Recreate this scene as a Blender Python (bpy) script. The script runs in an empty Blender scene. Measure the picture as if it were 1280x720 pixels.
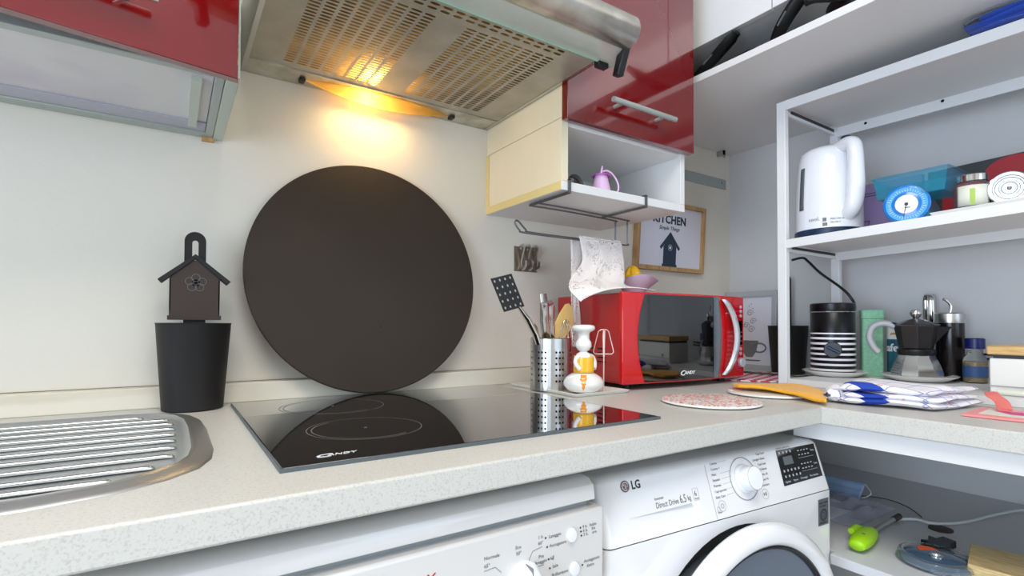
import bpy, bmesh, math, random
from mathutils import Vector, Matrix
random.seed(7)
S = bpy.context.scene
COL = S.collection
PI = math.pi

# ------------------------------------------------------------------ camera
def setup_camera():
    yaw, pitch, roll = 0.583067, 0.0216848, 0.0040532
    Fh = Vector((math.sin(yaw), math.cos(yaw), 0)); R = Vector((math.cos(yaw), -math.sin(yaw), 0))
    F = Fh*math.cos(pitch) + Vector((0, 0, 1))*math.sin(pitch)
    U = R.cross(F)
    R2 = R*math.cos(roll) + U*math.sin(roll); U2 = -R*math.sin(roll) + U*math.cos(roll)
    cam = bpy.data.cameras.new('camera'); o = bpy.data.objects.new('camera', cam); COL.objects.link(o)
    M = Matrix((R2, U2, -F)).transposed().to_4x4(); M.translation = Vector((0, -1.2, 1.058))
    o.matrix_world = M
    cam.sensor_width = 36; cam.lens = 645.66/1280*36
    cam.shift_y = 32.19/1280
    cam.clip_start = 0.02
    S.camera = o
setup_camera()

# ------------------------------------------------------------------ light and exposure
S.view_settings.view_transform = 'Standard'; S.view_settings.look = 'None'
S.view_settings.exposure = 0.0; S.view_settings.gamma = 1; S.view_settings.use_curve_mapping = False
W = bpy.data.worlds.new('world'); S.world = W; W.use_nodes = True
W.node_tree.nodes['Background'].inputs[0].default_value = (0.62, 0.78, 1.0, 1)
W.node_tree.nodes['Background'].inputs[1].default_value = 1.6
def area(name, loc, target, sx, sy, power, col):
    l = bpy.data.lights.new(name, 'AREA'); l.shape = 'RECTANGLE'; l.size = sx; l.size_y = sy; l.energy = power; l.color = col
    o = bpy.data.objects.new(name, l); COL.objects.link(o); o.location = loc
    o.rotation_euler = (Vector(target)-Vector(loc)).to_track_quat('-Z', 'Y').to_euler()
    return o
area('ceiling_light', (-0.05, -1.45, 2.44), (-0.05, -1.45, 0), 1.1, 1.0, 30, (1.0, 0.96, 0.89))
area('window_daylight', (-2.02, -1.65, 1.05), (1.8, -1.15, 1.35), 1.5, 1.85, 54, (0.68, 0.82, 1.0))
area('window_daylight_front', (0.95, -3.32, 1.15), (1.3, 0, 1.2), 1.1, 1.6, 8, (0.70, 0.84, 1.0))
HOOD_LAMP = 0.44

# ------------------------------------------------------------------ materials
def s2l(c):
    c = c/255.0
    return c/12.92 if c <= 0.04045 else ((c+0.055)/1.055)**2.4
def rgb(r, g, b): return (s2l(r), s2l(g), s2l(b), 1)
MATS = {}
def mat(name, col=(200, 200, 200), rough=0.5, metal=0.0, **k):
    if name in MATS: return MATS[name]
    m = bpy.data.materials.new(name); m.use_nodes = True; MATS[name] = m
    nt = m.node_tree; b = nt.nodes['Principled BSDF']
    b.inputs['Base Color'].default_value = rgb(*col)
    b.inputs['Roughness'].default_value = rough; b.inputs['Metallic'].default_value = metal
    if 'trans' in k: b.inputs['Transmission Weight'].default_value = k['trans']
    if 'ior' in k: b.inputs['IOR'].default_value = k['ior']
    if 'alpha' in k: b.inputs['Alpha'].default_value = k['alpha']
    if 'coat' in k: b.inputs['Coat Weight'].default_value = k['coat']; b.inputs['Coat Roughness'].default_value = k.get('coatr', 0.03)
    if 'sheen' in k: b.inputs['Sheen Weight'].default_value = k['sheen']
    if 'spec' in k: b.inputs['Specular IOR Level'].default_value = k['spec']
    if 'emit' in k:
        b.inputs['Emission Color'].default_value = rgb(*k['emit'][0]); b.inputs['Emission Strength'].default_value = k['emit'][1]
    tc = nt.nodes.new('ShaderNodeTexCoord')
    if 'mottle' in k:      # (second colour, scale, contrast low, high)
        c2, sc, lo, hi = k['mottle']
        n = nt.nodes.new('ShaderNodeTexNoise'); n.inputs['Scale'].default_value = sc; n.inputs['Detail'].default_value = 5
        mp = nt.nodes.new('ShaderNodeMapping'); mp.inputs['Scale'].default_value = k.get('stretch', (1, 1, 1))
        nt.links.new(tc.outputs['Object'], mp.inputs[0]); nt.links.new(mp.outputs[0], n.inputs['Vector'])
        r = nt.nodes.new('ShaderNodeValToRGB'); r.color_ramp.elements[0].position = lo; r.color_ramp.elements[1].position = hi
        r.color_ramp.elements[0].color = rgb(*c2); r.color_ramp.elements[1].color = rgb(*col)
        nt.links.new(n.outputs[0], r.inputs[0]); nt.links.new(r.outputs[0], b.inputs['Base Color'])
    if 'bump' in k:        # (scale, strength, distance)
        sc, st, di = k['bump']
        n = nt.nodes.new('ShaderNodeTexNoise'); n.inputs['Scale'].default_value = sc; n.inputs['Detail'].default_value = 4
        mp = nt.nodes.new('ShaderNodeMapping'); mp.inputs['Scale'].default_value = k.get('bstretch', (1, 1, 1))
        nt.links.new(tc.outputs['Object'], mp.inputs[0]); nt.links.new(mp.outputs[0], n.inputs['Vector'])
        bu = nt.nodes.new('ShaderNodeBump'); bu.inputs['Strength'].default_value = st; bu.inputs['Distance'].default_value = di
        nt.links.new(n.outputs[0], bu.inputs['Height']); nt.links.new(bu.outputs[0], b.inputs['Normal'])
    return m
mat('wall', (226, 220, 207), 0.85, bump=(28, 0.35, 0.004))
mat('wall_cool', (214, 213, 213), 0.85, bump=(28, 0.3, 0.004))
mat('ceiling', (232, 230, 226), 0.9)
mat('floor', (196, 190, 182), 0.5, mottle=((182, 176, 168), 6, 0.3, 0.7))
mat('dirt', (126, 112, 88), 0.8)
mat('trim', (228, 221, 204), 0.5, mottle=((205, 196, 172), 3, 0.28, 0.5), stretch=(1, 6, 6))
mat('worktop', (202, 200, 193), 0.38, mottle=((184, 181, 173), 420, 0.30, 0.50))
mat('white_lam', (226, 225, 224), 0.4, bump=(80, 0.08, 0.001))
mat('cream_lam', (234, 222, 192), 0.45, mottle=((232, 220, 190), 30, 0.3, 0.6), stretch=(1, 1, 0.15))
mat('yellowed', (226, 205, 140), 0.45)
mat('white_metal', (232, 233, 234), 0.35)
mat('shelf_grey', (205, 205, 208), 0.5)
mat('red_gloss', (112, 5, 8), 0.12, coat=1.0, coatr=0.015, bump=(22, 0.09, 0.003))
mat('red_edge', (120, 40, 44), 0.3)
mat('steel', (196, 194, 190), 0.28, 1.0, bump=(120, 0.12, 0.0008), bstretch=(0.05, 1, 1))
mat('steel_polish', (215, 215, 213), 0.12, 1.0)
mat('steel_dirty', (214, 211, 202), 0.38, 1.0, mottle=((165, 156, 140), 18, 0.25, 0.62), bump=(60, 0.1, 0.001))
mat('steel_brushed_v', (200, 200, 200), 0.30, 1.0)
mat('hood_panel', (186, 180, 166), 0.45, 0.45, mottle=((168, 161, 146), 14, 0.3, 0.65))
mat('steel_soft', (205, 207, 208), 0.22, 1.0)
mat('steel_satin', (186, 188, 188), 0.38, 0.9)
mat('chrome', (225, 225, 225), 0.08, 1.0)
mat('grey_wire', (120, 120, 122), 0.35, 0.8)
mat('aluminium', (176, 184, 180), 0.42, 0.55)
mat('pale_green_alu', (196, 204, 192), 0.45, 0.15)
mat('lilac_grey', (176, 174, 186), 0.4)
mat('frosted', (214, 211, 210), 0.28, bump=(9, 0.2, 0.01), mottle=((196, 188, 198), 5, 0.35, 0.6))
mat('black_glass', (6, 6, 8), 0.025, coat=1.0, spec=0.75)
mat('hob_line', (120, 118, 116), 0.4)
mat('black_matte', (34, 31, 30), 0.55, spec=0.35, mottle=((30, 29, 29), 8, 0.3, 0.7), bump=(200, 0.1, 0.0005))
mat('board_black', (56, 46, 38), 0.6, spec=0.3, mottle=((50, 42, 35), 5, 0.3, 0.7), bump=(90, 0.12, 0.0008))
mat('black_plastic', (18, 18, 20), 0.35)
mat('brown_black', (62, 50, 45), 0.55, spec=0.35)
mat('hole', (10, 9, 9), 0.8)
mat('white_enamel', (238, 237, 238), 0.18, coat=0.6)
mat('warm_enamel', (216, 213, 210), 0.2, coat=0.5)
mat('white_plastic', (234, 235, 238), 0.25, coat=0.3)
mat('grey_gap', (150, 155, 156), 0.5)
mat('print_grey', (120, 120, 122), 0.6)
mat('print_light', (168, 168, 170), 0.6)
mat('print_dark', (50, 50, 54), 0.6)
mat('print_white', (236, 236, 236), 0.6)
mat('print_red', (190, 30, 40), 0.6)
mat('logo_plum', (116, 92, 92), 0.4)
mat('porthole_glass', (84, 94, 108), 0.04, coat=1.0)
mat('recess_shade', (58, 64, 72), 0.4)  # shadow inside the door recess, put into the colour
mat('rubber_grey', (96, 100, 104), 0.5)
mat('sticker_grey', (88, 96, 100), 0.5)
mat('red_plastic', (200, 10, 18), 0.2, coat=0.6)
mat('red_dark', (176, 12, 20), 0.22, coat=0.6)
mat('silver_plastic', (196, 198, 204), 0.32, 0.35)
mat('grey_band', (84, 92, 100), 0.2, coat=0.8)
mat('magenta', (196, 60, 150), 0.5)
mat('wood', (206, 168, 116), 0.5, mottle=((176, 134, 84), 22, 0.3, 0.7), stretch=(6, 1, 1))
mat('bamboo', (224, 188, 126), 0.45, mottle=((196, 154, 92), 30, 0.3, 0.65), stretch=(8, 1, 8))
mat('bamboo_y', (226, 200, 146), 0.45, mottle=((190, 158, 100), 26, 0.3, 0.62), stretch=(9, 1.2, 9))
mat('paper', (226, 226, 238), 0.7)
mat('print_navy', (44, 60, 78), 0.7)
mat('ceramic', (240, 238, 234), 0.12, coat=0.5)
mat('china_tray', (244, 242, 234), 0.3)
mat('egg_yellow', (246, 186, 24), 0.25, coat=0.4)
mat('egg_orange', (240, 150, 30), 0.25, coat=0.4)
mat('pink_wire', (230, 200, 190), 0.3, 0.3)
mat('pink', (226, 188, 222), 0.4)
mat('purple', (196, 80, 190), 0.4)
mat('lilac', (206, 186, 206), 0.35)
mat('juicer_yellow', (240, 186, 30), 0.35)
mat('cloth_yellow', (248, 176, 14), 0.85, sheen=0.3, bump=(160, 0.5, 0.002))
mat('kettle_white', (240, 242, 248), 0.16, coat=0.6)
mat('blue_dark', (20, 46, 76), 0.3)
mat('teal_clear', (24, 140, 172), 0.1, alpha=0.42)
mat('scale_blue', (14, 120, 205), 0.2, coat=0.6)
mat('blue_mid', (60, 160, 225), 0.3)
mat('glass', (240, 245, 245), 0.03, trans=0.95, ior=1.25)
mat('glass_green', (206, 208, 196), 0.10, alpha=0.5)
mat('glass_edge', (150, 200, 176), 0.15)
mat('steel_dark', (128, 114, 100), 0.32, 0.9)
mat('herb_red', (130, 60, 62), 0.6)
mat('label_white', (226, 228, 214), 0.6)
mat('label_green', (170, 200, 90), 0.6)
mat('label_blue', (50, 80, 130), 0.5)
mat('cap_navy', (16, 26, 92), 0.35)
mat('spice', (150, 130, 90), 0.6)
mat('purple_tin', (146, 128, 172), 0.5)
mat('tin_black', (44, 50, 56), 0.4)
mat('tin_red', (160, 26, 40), 0.4)
mat('canister_black', (9, 9, 15), 0.28, spec=0.35)
mat('mint', (150, 208, 172), 0.45, bump=(160, 0.5, 0.002), mottle=((134, 194, 156), 120, 0.35, 0.65))
mat('teal_mug', (48, 110, 130), 0.3, mottle=((34, 84, 106), 30, 0.35, 0.65))
mat('moka_black', (34, 32, 34), 0.3, coat=0.3)
mat('grey_handle', (178, 178, 182), 0.4)
mat('coffee', (20, 15, 15), 0.22, spec=0.5)
mat('coral', (232, 124, 116), 0.6)
mat('pink_book', (246, 152, 154), 0.5)
mat('hot_pink', (220, 40, 130), 0.5)
mat('lime', (160, 214, 20), 0.4)
mat('blue_cloth', (20, 84, 196), 0.8, sheen=0.4)
mat('mask_blue', (165, 195, 235), 0.8)
mat('bag_clear', (205, 213, 238), 0.15, alpha=0.22)
mat('disc_blue', (60, 90, 120), 0.15, coat=0.8)
mat('orange', (250, 96, 30), 0.5)
mat('white_cable', (200, 203, 204), 0.4)
mat('pan_black', (12, 12, 14), 0.4, spec=0.3)
mat('cardboard_white', (236, 234, 228), 0.6)
mat('filter_lampglow', (222, 186, 108), 0.75, 0.0, spec=0.2, mottle=((120, 92, 40), 8, 0.35, 0.7))  # aluminium mesh; the lamp's golden glow is put into its colour
mat('wood_light', (228, 190, 116), 0.5)
mat('clip_dark', (28, 24, 22), 0.5)
mat('lamp_bulb', (255, 240, 200), 0.5, emit=((255, 220, 140), 34))
m = mat('lamp_lens', (170, 140, 70), 0.3)
tr = m.node_tree.nodes.new('ShaderNodeBsdfTranslucent'); tr.inputs[0].default_value = rgb(255, 226, 150)
mx = m.node_tree.nodes.new('ShaderNodeMixShader'); mx.inputs[0].default_value = 0.6
m.node_tree.links.new(m.node_tree.nodes['Principled BSDF'].outputs[0], mx.inputs[1]); m.node_tree.links.new(tr.outputs[0], mx.inputs[2])
m.node_tree.links.new(mx.outputs[0], m.node_tree.nodes['Material Output'].inputs[0])

def nt_new(name, rough=0.6, metal=0):
    m = bpy.data.materials.new(name); m.use_nodes = True; MATS[name] = m
    b = m.node_tree.nodes['Principled BSDF']; b.inputs['Roughness'].default_value = rough; b.inputs['Metallic'].default_value = metal
    return m, m.node_tree, b
def math_node(nt, op, a, b=None, c=None):
    n = nt.nodes.new('ShaderNodeMath'); n.operation = op
    for i, v in enumerate((a, b, c)):
        if v is None: continue
        if hasattr(v, 'links'): nt.links.new(v, n.inputs[i])
        else: n.inputs[i].default_value = v
    return n.outputs[0]
def coords(nt, scale=(1, 1, 1), rot=(0, 0, 0)):
    tc = nt.nodes.new('ShaderNodeTexCoord'); mp = nt.nodes.new('ShaderNodeMapping')
    mp.inputs['Scale'].default_value = scale; mp.inputs['Rotation'].default_value = rot
    nt.links.new(tc.outputs['Object'], mp.inputs[0]); sp = nt.nodes.new('ShaderNodeSeparateXYZ'); nt.links.new(mp.outputs[0], sp.inputs[0])
    return mp.outputs[0], sp.outputs
def mixc(nt, f, a, b):
    n = nt.nodes.new('ShaderNodeMix'); n.data_type = 'RGBA'
    nt.links.new(f, n.inputs[0])
    for sock, v in ((n.inputs[6], a), (n.inputs[7], b)):
        if hasattr(v, 'links'): nt.links.new(v, sock)
        else: sock.default_value = v
    return n.outputs[2]
# lace: white crochet pierced with small holes in rows
m, nt, b = nt_new('lace', 0.9)
v, xyz = coords(nt)
vo = nt.nodes.new('ShaderNodeTexVoronoi'); vo.inputs['Scale'].default_value = 190; nt.links.new(v, vo.inputs['Vector'])
no = nt.nodes.new('ShaderNodeTexNoise'); no.inputs['Scale'].default_value = 22; nt.links.new(v, no.inputs['Vector'])
hole = math_node(nt, 'MULTIPLY', math_node(nt, 'LESS_THAN', vo.outputs['Distance'], 0.34), math_node(nt, 'GREATER_THAN', no.outputs[0], 0.50))
nt.links.new(math_node(nt, 'SUBTRACT', 1.0, hole), b.inputs['Alpha'])
b.inputs['Base Color'].default_value = rgb(244, 236, 232)
bu = nt.nodes.new('ShaderNodeBump'); bu.inputs['Strength'].default_value = 0.3; bu.inputs['Distance'].default_value = 0.0015
nt.links.new(vo.outputs['Distance'], bu.inputs['Height']); nt.links.new(bu.outputs[0], b.inputs['Normal'])
# kitchen towel: white with blue check lines and small red stitches
m, nt, b = nt_new('towel', 0.9)
v, xyz = coords(nt, rot=(0, 0, 0.35))
lx = math_node(nt, 'LESS_THAN', math_node(nt, 'FRACT', math_node(nt, 'MULTIPLY', xyz[0], 24)), 0.05)
ly = math_node(nt, 'LESS_THAN', math_node(nt, 'FRACT', math_node(nt, 'MULTIPLY', xyz[1], 20)), 0.05)
band = math_node(nt, 'LESS_THAN', math_node(nt, 'ABSOLUTE', math_node(nt, 'ADD', xyz[0], 0.088)), 0.012)
nb = nt.nodes.new('ShaderNodeTexNoise'); nb.inputs['Scale'].default_value = 60; nt.links.new(v, nb.inputs['Vector'])
c1 = mixc(nt, math_node(nt, 'MAXIMUM', math_node(nt, 'MULTIPLY', lx, 0.75), math_node(nt, 'MULTIPLY', ly, 0.6)), rgb(240, 238, 244), rgb(60, 84, 170))
red = math_node(nt, 'MULTIPLY', math_node(nt, 'GREATER_THAN', nb.outputs[0], 0.68), 0.7)
c2 = mixc(nt, red, c1, rgb(214, 90, 96))
nt.links.new(mixc(nt, band, c2, rgb(36, 70, 176)), b.inputs['Base Color'])
# trivet: white dish with red-pink mosaic flecks
m, nt, b = nt_new('mosaic', 0.4)
v, xyz = coords(nt)
vo = nt.nodes.new('ShaderNodeTexVoronoi'); vo.inputs['Scale'].default_value = 210; nt.links.new(v, vo.inputs['Vector'])
cr = nt.nodes.new('ShaderNodeValToRGB'); cr.color_ramp.interpolation = 'CONSTANT'
cr.color_ramp.elements[0].color = rgb(222, 100, 70); cr.color_ramp.elements[1].position = 0.26; cr.color_ramp.elements[1].color = rgb(228, 222, 218)
e = cr.color_ramp.elements.new(0.62); e.color = rgb(232, 176, 156)
e = cr.color_ramp.elements.new(0.78); e.color = rgb(136, 138, 150)
e = cr.color_ramp.elements.new(0.86); e.color = rgb(238, 226, 220)
sx = nt.nodes.new('ShaderNodeSeparateColor'); nt.links.new(vo.outputs['Color'], sx.inputs[0]); nt.links.new(sx.outputs[0], cr.inputs[0])
gro = math_node(nt, 'GREATER_THAN', vo.outputs['Distance'], 0.62)
nt.links.new(mixc(nt, gro, cr.outputs[0], rgb(240, 232, 228)), b.inputs['Base Color'])
# red and white checked cloth
m, nt, b = nt_new('gingham', 0.85)
v, xyz = coords(nt, rot=(0, 0, 0.5)); ck = nt.nodes.new('ShaderNodeTexChecker'); ck.inputs['Scale'].default_value = 44
ck.inputs[1].default_value = rgb(196, 24, 66); ck.inputs[2].default_value = rgb(240, 226, 232)
nt.links.new(v, ck.inputs[0]); nt.links.new(ck.outputs[0], b.inputs['Base Color'])
# striped lower part of canister (stripes in height)
m, nt, b = nt_new('stripes', 0.28); b.inputs['Specular IOR Level'].default_value = 0.35
v, xyz = coords(nt)
st = math_node(nt, 'LESS_THAN', math_node(nt, 'FRACT', math_node(nt, 'MULTIPLY', math_node(nt, 'SUBTRACT', xyz[2], 0.010), 1/0.0146)), 0.40)
rg = math_node(nt, 'MULTIPLY', math_node(nt, 'LESS_THAN', xyz[2], 0.116), math_node(nt, 'GREATER_THAN', xyz[2], 0.010))
nt.links.new(mixc(nt, math_node(nt, 'MULTIPLY', st, rg), rgb(9, 9, 15), rgb(236, 234, 240)), b.inputs['Base Color'])

# ------------------------------------------------------------------ mesh helpers
class G:
    """collects shapes, builds one mesh object"""
    def __init__(s): s.v = []; s.f = []
    def add(s, vs, fs):
        n = len(s.v); s.v += [tuple(p) for p in vs]; s.f += [tuple(i+n for i in f) for f in fs]; return s
    def box(s, x0, x1, y0, y1, z0, z1):
        vs = [(x, y, z) for z in (z0, z1) for y in (y0, y1) for x in (x0, x1)]
        return s.add(vs, [(0, 2, 3, 1), (4, 5, 7, 6), (0, 1, 5, 4), (2, 6, 7, 3), (0, 4, 6, 2), (1, 3, 7, 5)])
    def hexa(s, q):    # 8 points: bottom ring 4, top ring 4
        return s.add(q, [(3, 2, 1, 0), (4, 5, 6, 7), (0, 1, 5, 4), (1, 2, 6, 5), (2, 3, 7, 6), (3, 0, 4, 7)])
    def lathe(s, prof, c=(0, 0, 0), seg=40, axis=(0, 0, 1), sx=1, sy=1):
        q = Vector((0, 0, 1)).rotation_difference(Vector(axis)); c = Vector(c); vs = []; fs = []; n = len(prof)
        for i in range(seg):
            a = 2*PI*i/seg
            for r, z in prof: vs.append(c + q @ Vector((r*math.cos(a)*sx, r*math.sin(a)*sy, z)))
        for i in range(seg):
            j = (i+1) % seg
            for k in range(n-1): fs.append((i*n+k, j*n+k, j*n+k+1, i*n+k+1))
        if prof[0][0] > 1e-6: fs.append(tuple(i*n for i in range(seg))[::-1])
        if prof[-1][0] > 1e-6: fs.append(tuple(i*n+n-1 for i in range(seg)))
        return s.add(vs, fs)
    def openlathe(s, prof, c=(0, 0, 0), seg=40, axis=(0, 0, 1)):
        q = Vector((0, 0, 1)).rotation_difference(Vector(axis)); c = Vector(c); vs = []; fs = []; n = len(prof)
        for i in range(seg):
            a = 2*PI*i/seg
            for r, z in prof: vs.append(c + q @ Vector((r*math.cos(a), r*math.sin(a), z)))
        for i in range(seg):
            j = (i+1) % seg
            for k in range(n-1): fs.append((i*n+k, j*n+k, j*n+k+1, i*n+k+1))
        return s.add(vs, fs)
    def cyl(s, p0, p1, r, seg=20, r2=None):
        p0 = Vector(p0); p1 = Vector(p1); d = p1-p0
        return s.lathe([(r, 0), (r if r2 is None else r2, d.length)], p0, seg, d)
    def tube(s, pts, r, seg=10, closed=False, flat=1.0):
        P = [Vector(p) for p in pts]; n = len(P); vs = []; fs = []
        up = Vector((0, 0, 1)); prev = None
        for i, p in enumerate(P):
            if closed: t = (P[(i+1) % n]-P[i-1])
            else: t = P[min(i+1, n-1)]-P[max(i-1, 0)]
            t.normalize()
            if prev is None:
                a = up if abs(t.z) < 0.9 else Vector((1, 0, 0)); u = t.cross(a).normalized()
            else: u = (prev - t*prev.dot(t)).normalized()
            prev = u; w = t.cross(u); rr = r[i] if isinstance(r, (list, tuple)) else r
            for k in range(seg):
                an = 2*PI*k/seg; vs.append(p + u*rr*math.cos(an) + w*rr*flat*math.sin(an))
        m = n if closed else n-1
        for i in range(m):
            j = (i+1) % n
            for k in range(seg):
                l = (k+1) % seg; fs.append((i*seg+k, i*seg+l, j*seg+l, j*seg+k))
        if not closed: fs.append(tuple(range(seg))[::-1]); fs.append(tuple((n-1)*seg+k for k in range(seg)))
        return s.add(vs, fs)
    def prism(s, pts, fn, d0, d1):
        """2-D outline pts -> fn(a, b, d) world point; extruded between depths d0 and d1"""
        n = len(pts); vs = [fn(a, b, d0) for a, b in pts] + [fn(a, b, d1) for a, b in pts]
        return s.add(vs, [tuple(range(n))[::-1], tuple(range(n, 2*n))] + [(i, (i+1) % n, n+(i+1) % n, n+i) for i in range(n)])
    def grid(s, fn, nu, nv):
        vs = [fn(i/nu, j/nv) for i in range(nu+1) for j in range(nv+1)]
        return s.add(vs, [(i*(nv+1)+j, (i+1)*(nv+1)+j, (i+1)*(nv+1)+j+1, i*(nv+1)+j+1) for i in range(nu) for j in range(nv)])
    def perf(s, us, vs_, hole, fn, ru=0.3, rv=0.3, seg=10, square=2.0):
        """sheet with real holes; us, vs_ cell limits; hole(i,j) -> bool; ru, rv radii as a share of the cell"""
        for i in range(len(us)-1):
            for j in range(len(vs_)-1):
                u0, u1, v0, v1 = us[i], us[i+1], vs_[j], vs_[j+1]
                if not hole(i, j):
                    s.add([fn(u0, v0), fn(u1, v0), fn(u1, v1), fn(u0, v1)], [(0, 1, 2, 3)]); continue
                cu, cv = (u0+u1)/2, (v0+v1)/2; du, dv = (u1-u0), (v1-v0); outer = []; inner = []
                for k in range(seg*4):
                    a = 2*PI*k/(seg*4) if False else PI/4 + 2*PI*k/(seg*4)
                    ca, sa = math.cos(a), math.sin(a); mx = max(abs(ca), abs(sa))
                    outer.append(fn(cu+du/2*ca/mx, cv+dv/2*sa/mx))
                    e = (abs(ca)**square+abs(sa)**square)**(-1/square)
                    inner.append(fn(cu+du*ru*ca*e, cv+dv*rv*sa*e))
                n = len(outer)
                s.add(outer+inner, [(k, (k+1) % n, n+(k+1) % n, n+k) for k in range(n)])
        return s

WOFF = {}
def T(name, label, cat, loc=(0, 0, 0), rz=0, group=None, w=False, kind=None, rot=None):
    o = bpy.data.objects.new(name, None); COL.objects.link(o); o.empty_display_size = 0.05
    o.location = loc; o.rotation_euler = rot if rot else (0, 0, rz)
    o['label'] = label; o['category'] = cat
    if group: o['group'] = group
    if kind: o['kind'] = kind
    if w: WOFF[o.name] = Vector(loc)
    return o
def tag(o, label, cat, group=None, kind=None):
    o['label'] = label; o['category'] = cat
    if group: o['group'] = group
    if kind: o['kind'] = kind
    return o
def finish(me, name, m, parent, smooth, bevel, solid, sub, label, sharp=40, origin=None, seg=2):
    me.name = name; me.materials.append(MATS[m] if isinstance(m, str) else m)
    bm = bmesh.new(); bm.from_mesh(me); bmesh.ops.remove_doubles(bm, verts=bm.verts, dist=1e-6)
    bmesh.ops.recalc_face_normals(bm, faces=bm.faces); bm.to_mesh(me); bm.free()
    o = bpy.data.objects.new(name, me); COL.objects.link(o)
    if parent is not None:
        o.parent = parent
        if parent.name in WOFF:
            me.transform(Matrix.Translation(-WOFF[parent.name])); WOFF[o.name] = WOFF[parent.name]
    elif origin is not None:
        me.transform(Matrix.Translation(-Vector(origin))); o.location = origin; WOFF[o.name] = Vector(origin)
    if smooth:
        me.shade_smooth() if hasattr(me, 'shade_smooth') else [setattr(p, 'use_smooth', True) for p in me.polygons]
        me.set_sharp_from_angle(angle=math.radians(sharp))
    if solid:
        md = o.modifiers.new('solid', 'SOLIDIFY'); md.thickness = solid; md.offset = 0
    if bevel:
        md = o.modifiers.new('bevel', 'BEVEL'); md.width = bevel; md.segments = seg; md.limit_method = 'ANGLE'; md.angle_limit = math.radians(35)
    if sub:
        md = o.modifiers.new('sub', 'SUBSURF'); md.levels = sub; md.render_levels = sub
    if label: o['label'] = label
    return o
def B(g, name, m, parent=None, smooth=True, bevel=0, solid=0, sub=0, label=None, sharp=40, origin=None, seg=2):
    me = bpy.data.meshes.new(name); me.from_pydata([tuple(v) for v in g.v], [], g.f); me.update()
    return finish(me, name, m, parent, smooth, bevel, solid, sub, label, sharp, origin, seg)
def text_geo(g, s, size, fn, x, y, depth=0.0002, align='LEFT', shear=0, spacing=1.0, sx=1.0, bold=0):
    """lettering laid into G: fn(a, b, d) maps the text plane to space, (x, y) its baseline start"""
    c = bpy.data.curves.new('t', 'FONT'); c.body = s; c.size = size; c.extrude = depth; c.align_x = align; c.shear = shear
    c.space_character = spacing; c.resolution_u = 2; c.offset = bold
    o = bpy.data.objects.new('t', c); COL.objects.link(o)
    me = bpy.data.meshes.new_from_object(o)
    g.add([fn(x+v.co.x*sx, y+v.co.y, v.co.z) for v in me.vertices], [tuple(p.vertices) for p in me.polygons])
    bpy.data.objects.remove(o); bpy.data.curves.remove(c); bpy.data.meshes.remove(me)
def struct(g, name, m, bevel=0, origin=None, smooth=False):
    o = B(g, name, m, None, smooth, bevel, origin=origin); o['kind'] = 'structure'; return o
def disc_pts(r, n=32, a0=0): return [(r*math.cos(a0+2*PI*i/n), r*math.sin(a0+2*PI*i/n)) for i in range(n)]
def rrect(x0, x1, y0, y1, r, n=5):
    P = []
    for cx, cy, a in ((x1-r, y1-r, 0), (x0+r, y1-r, PI/2), (x0+r, y0+r, PI), (x1-r, y0+r, 1.5*PI)):
        for k in range(n+1): P.append((cx+r*math.cos(a+PI/2*k/n), cy+r*math.sin(a+PI/2*k/n)))
    return P
def smoothpts(pts, k=6):
    """Catmull-Rom through pts"""
    P = [Vector(p) for p in pts]; out = []
    for i in range(len(P)-1):
        p0 = P[max(i-1, 0)]; p1 = P[i]; p2 = P[i+1]; p3 = P[min(i+2, len(P)-1)]
        for j in range(k):
            t = j/k; out.append(0.5*((2*p1)+(-p0+p2)*t+(2*p0-5*p1+4*p2-p3)*t*t+(-p0+3*p1-3*p2+p3)*t**3))
    out.append(P[-1]); return out
def ring(g, r, w, c, h=0.0004, n=64, ax=(0, 0, 1), a0=0, a1=2*PI):
    """flat printed ring"""
    q = Vector((0, 0, 1)).rotation_difference(Vector(ax)); c = Vector(c); vs = []; full = abs(a1-a0-2*PI) < 1e-6
    for i in range(n+1):
        a = a0+(a1-a0)*i/n
        for rr in (r-w/2, r+w/2): vs.append(c+q @ Vector((rr*math.cos(a), rr*math.sin(a), h)))
    g.add(vs, [(2*i, 2*i+1, 2*i+3, 2*i+2) for i in range(n)])

# ================================================================== THE ROOM
XR, YF, XL, ZC = 1.80, -3.4, -2.1, 2.5
struct(G().box(XL-0.1, XR+0.1, 0, 0.1, 0, ZC), 'wall_back', 'wall')
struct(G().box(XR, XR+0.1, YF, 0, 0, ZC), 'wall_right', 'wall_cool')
g = G().box(XL-0.1, 0.38, YF-0.1, YF, 0, ZC).box(1.52, XR+0.1, YF-0.1, YF, 0, ZC).box(0.38, 1.52, YF-0.1, YF, 0, 0.33).box(0.38, 1.52, YF-0.1, YF, 1.97, ZC)
struct(g, 'wall_front', 'wall')
g = G()
for x0, x1, z0, z1 in ((0.38, 1.52, 0.33, 0.38), (0.38, 1.52, 1.92, 1.97), (0.38, 0.43, 0.33, 1.97), (1.47, 1.52, 0.33, 1.97), (0.92, 0.98, 0.33, 1.97)): g.box(x0, x1, YF-0.07, YF-0.03, z0, z1)
struct(g, 'window_2', 'white_plastic')
g = G(); wx0, wx1, wz0, wz1 = -2.45, -0.85, 0.08, 2.1
g.box(XL-0.1, XL, YF, wx0, 0, ZC).box(XL-0.1, XL, wx1, 0, 0, ZC).box(XL-0.1, XL, wx0, wx1, 0, wz0).box(XL-0.1, XL, wx0, wx1, wz1, ZC)
struct(g, 'wall_left', 'wall')
struct(G().box(XL-0.1, XR+0.1, YF-0.1, 0.1, -0.1, 0), 'floor', 'floor')
struct(G().box(XL-0.1, XR+0.1, YF-0.1, 0.1, ZC, ZC+0.1), 'ceiling', 'ceiling')
g = G()
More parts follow.
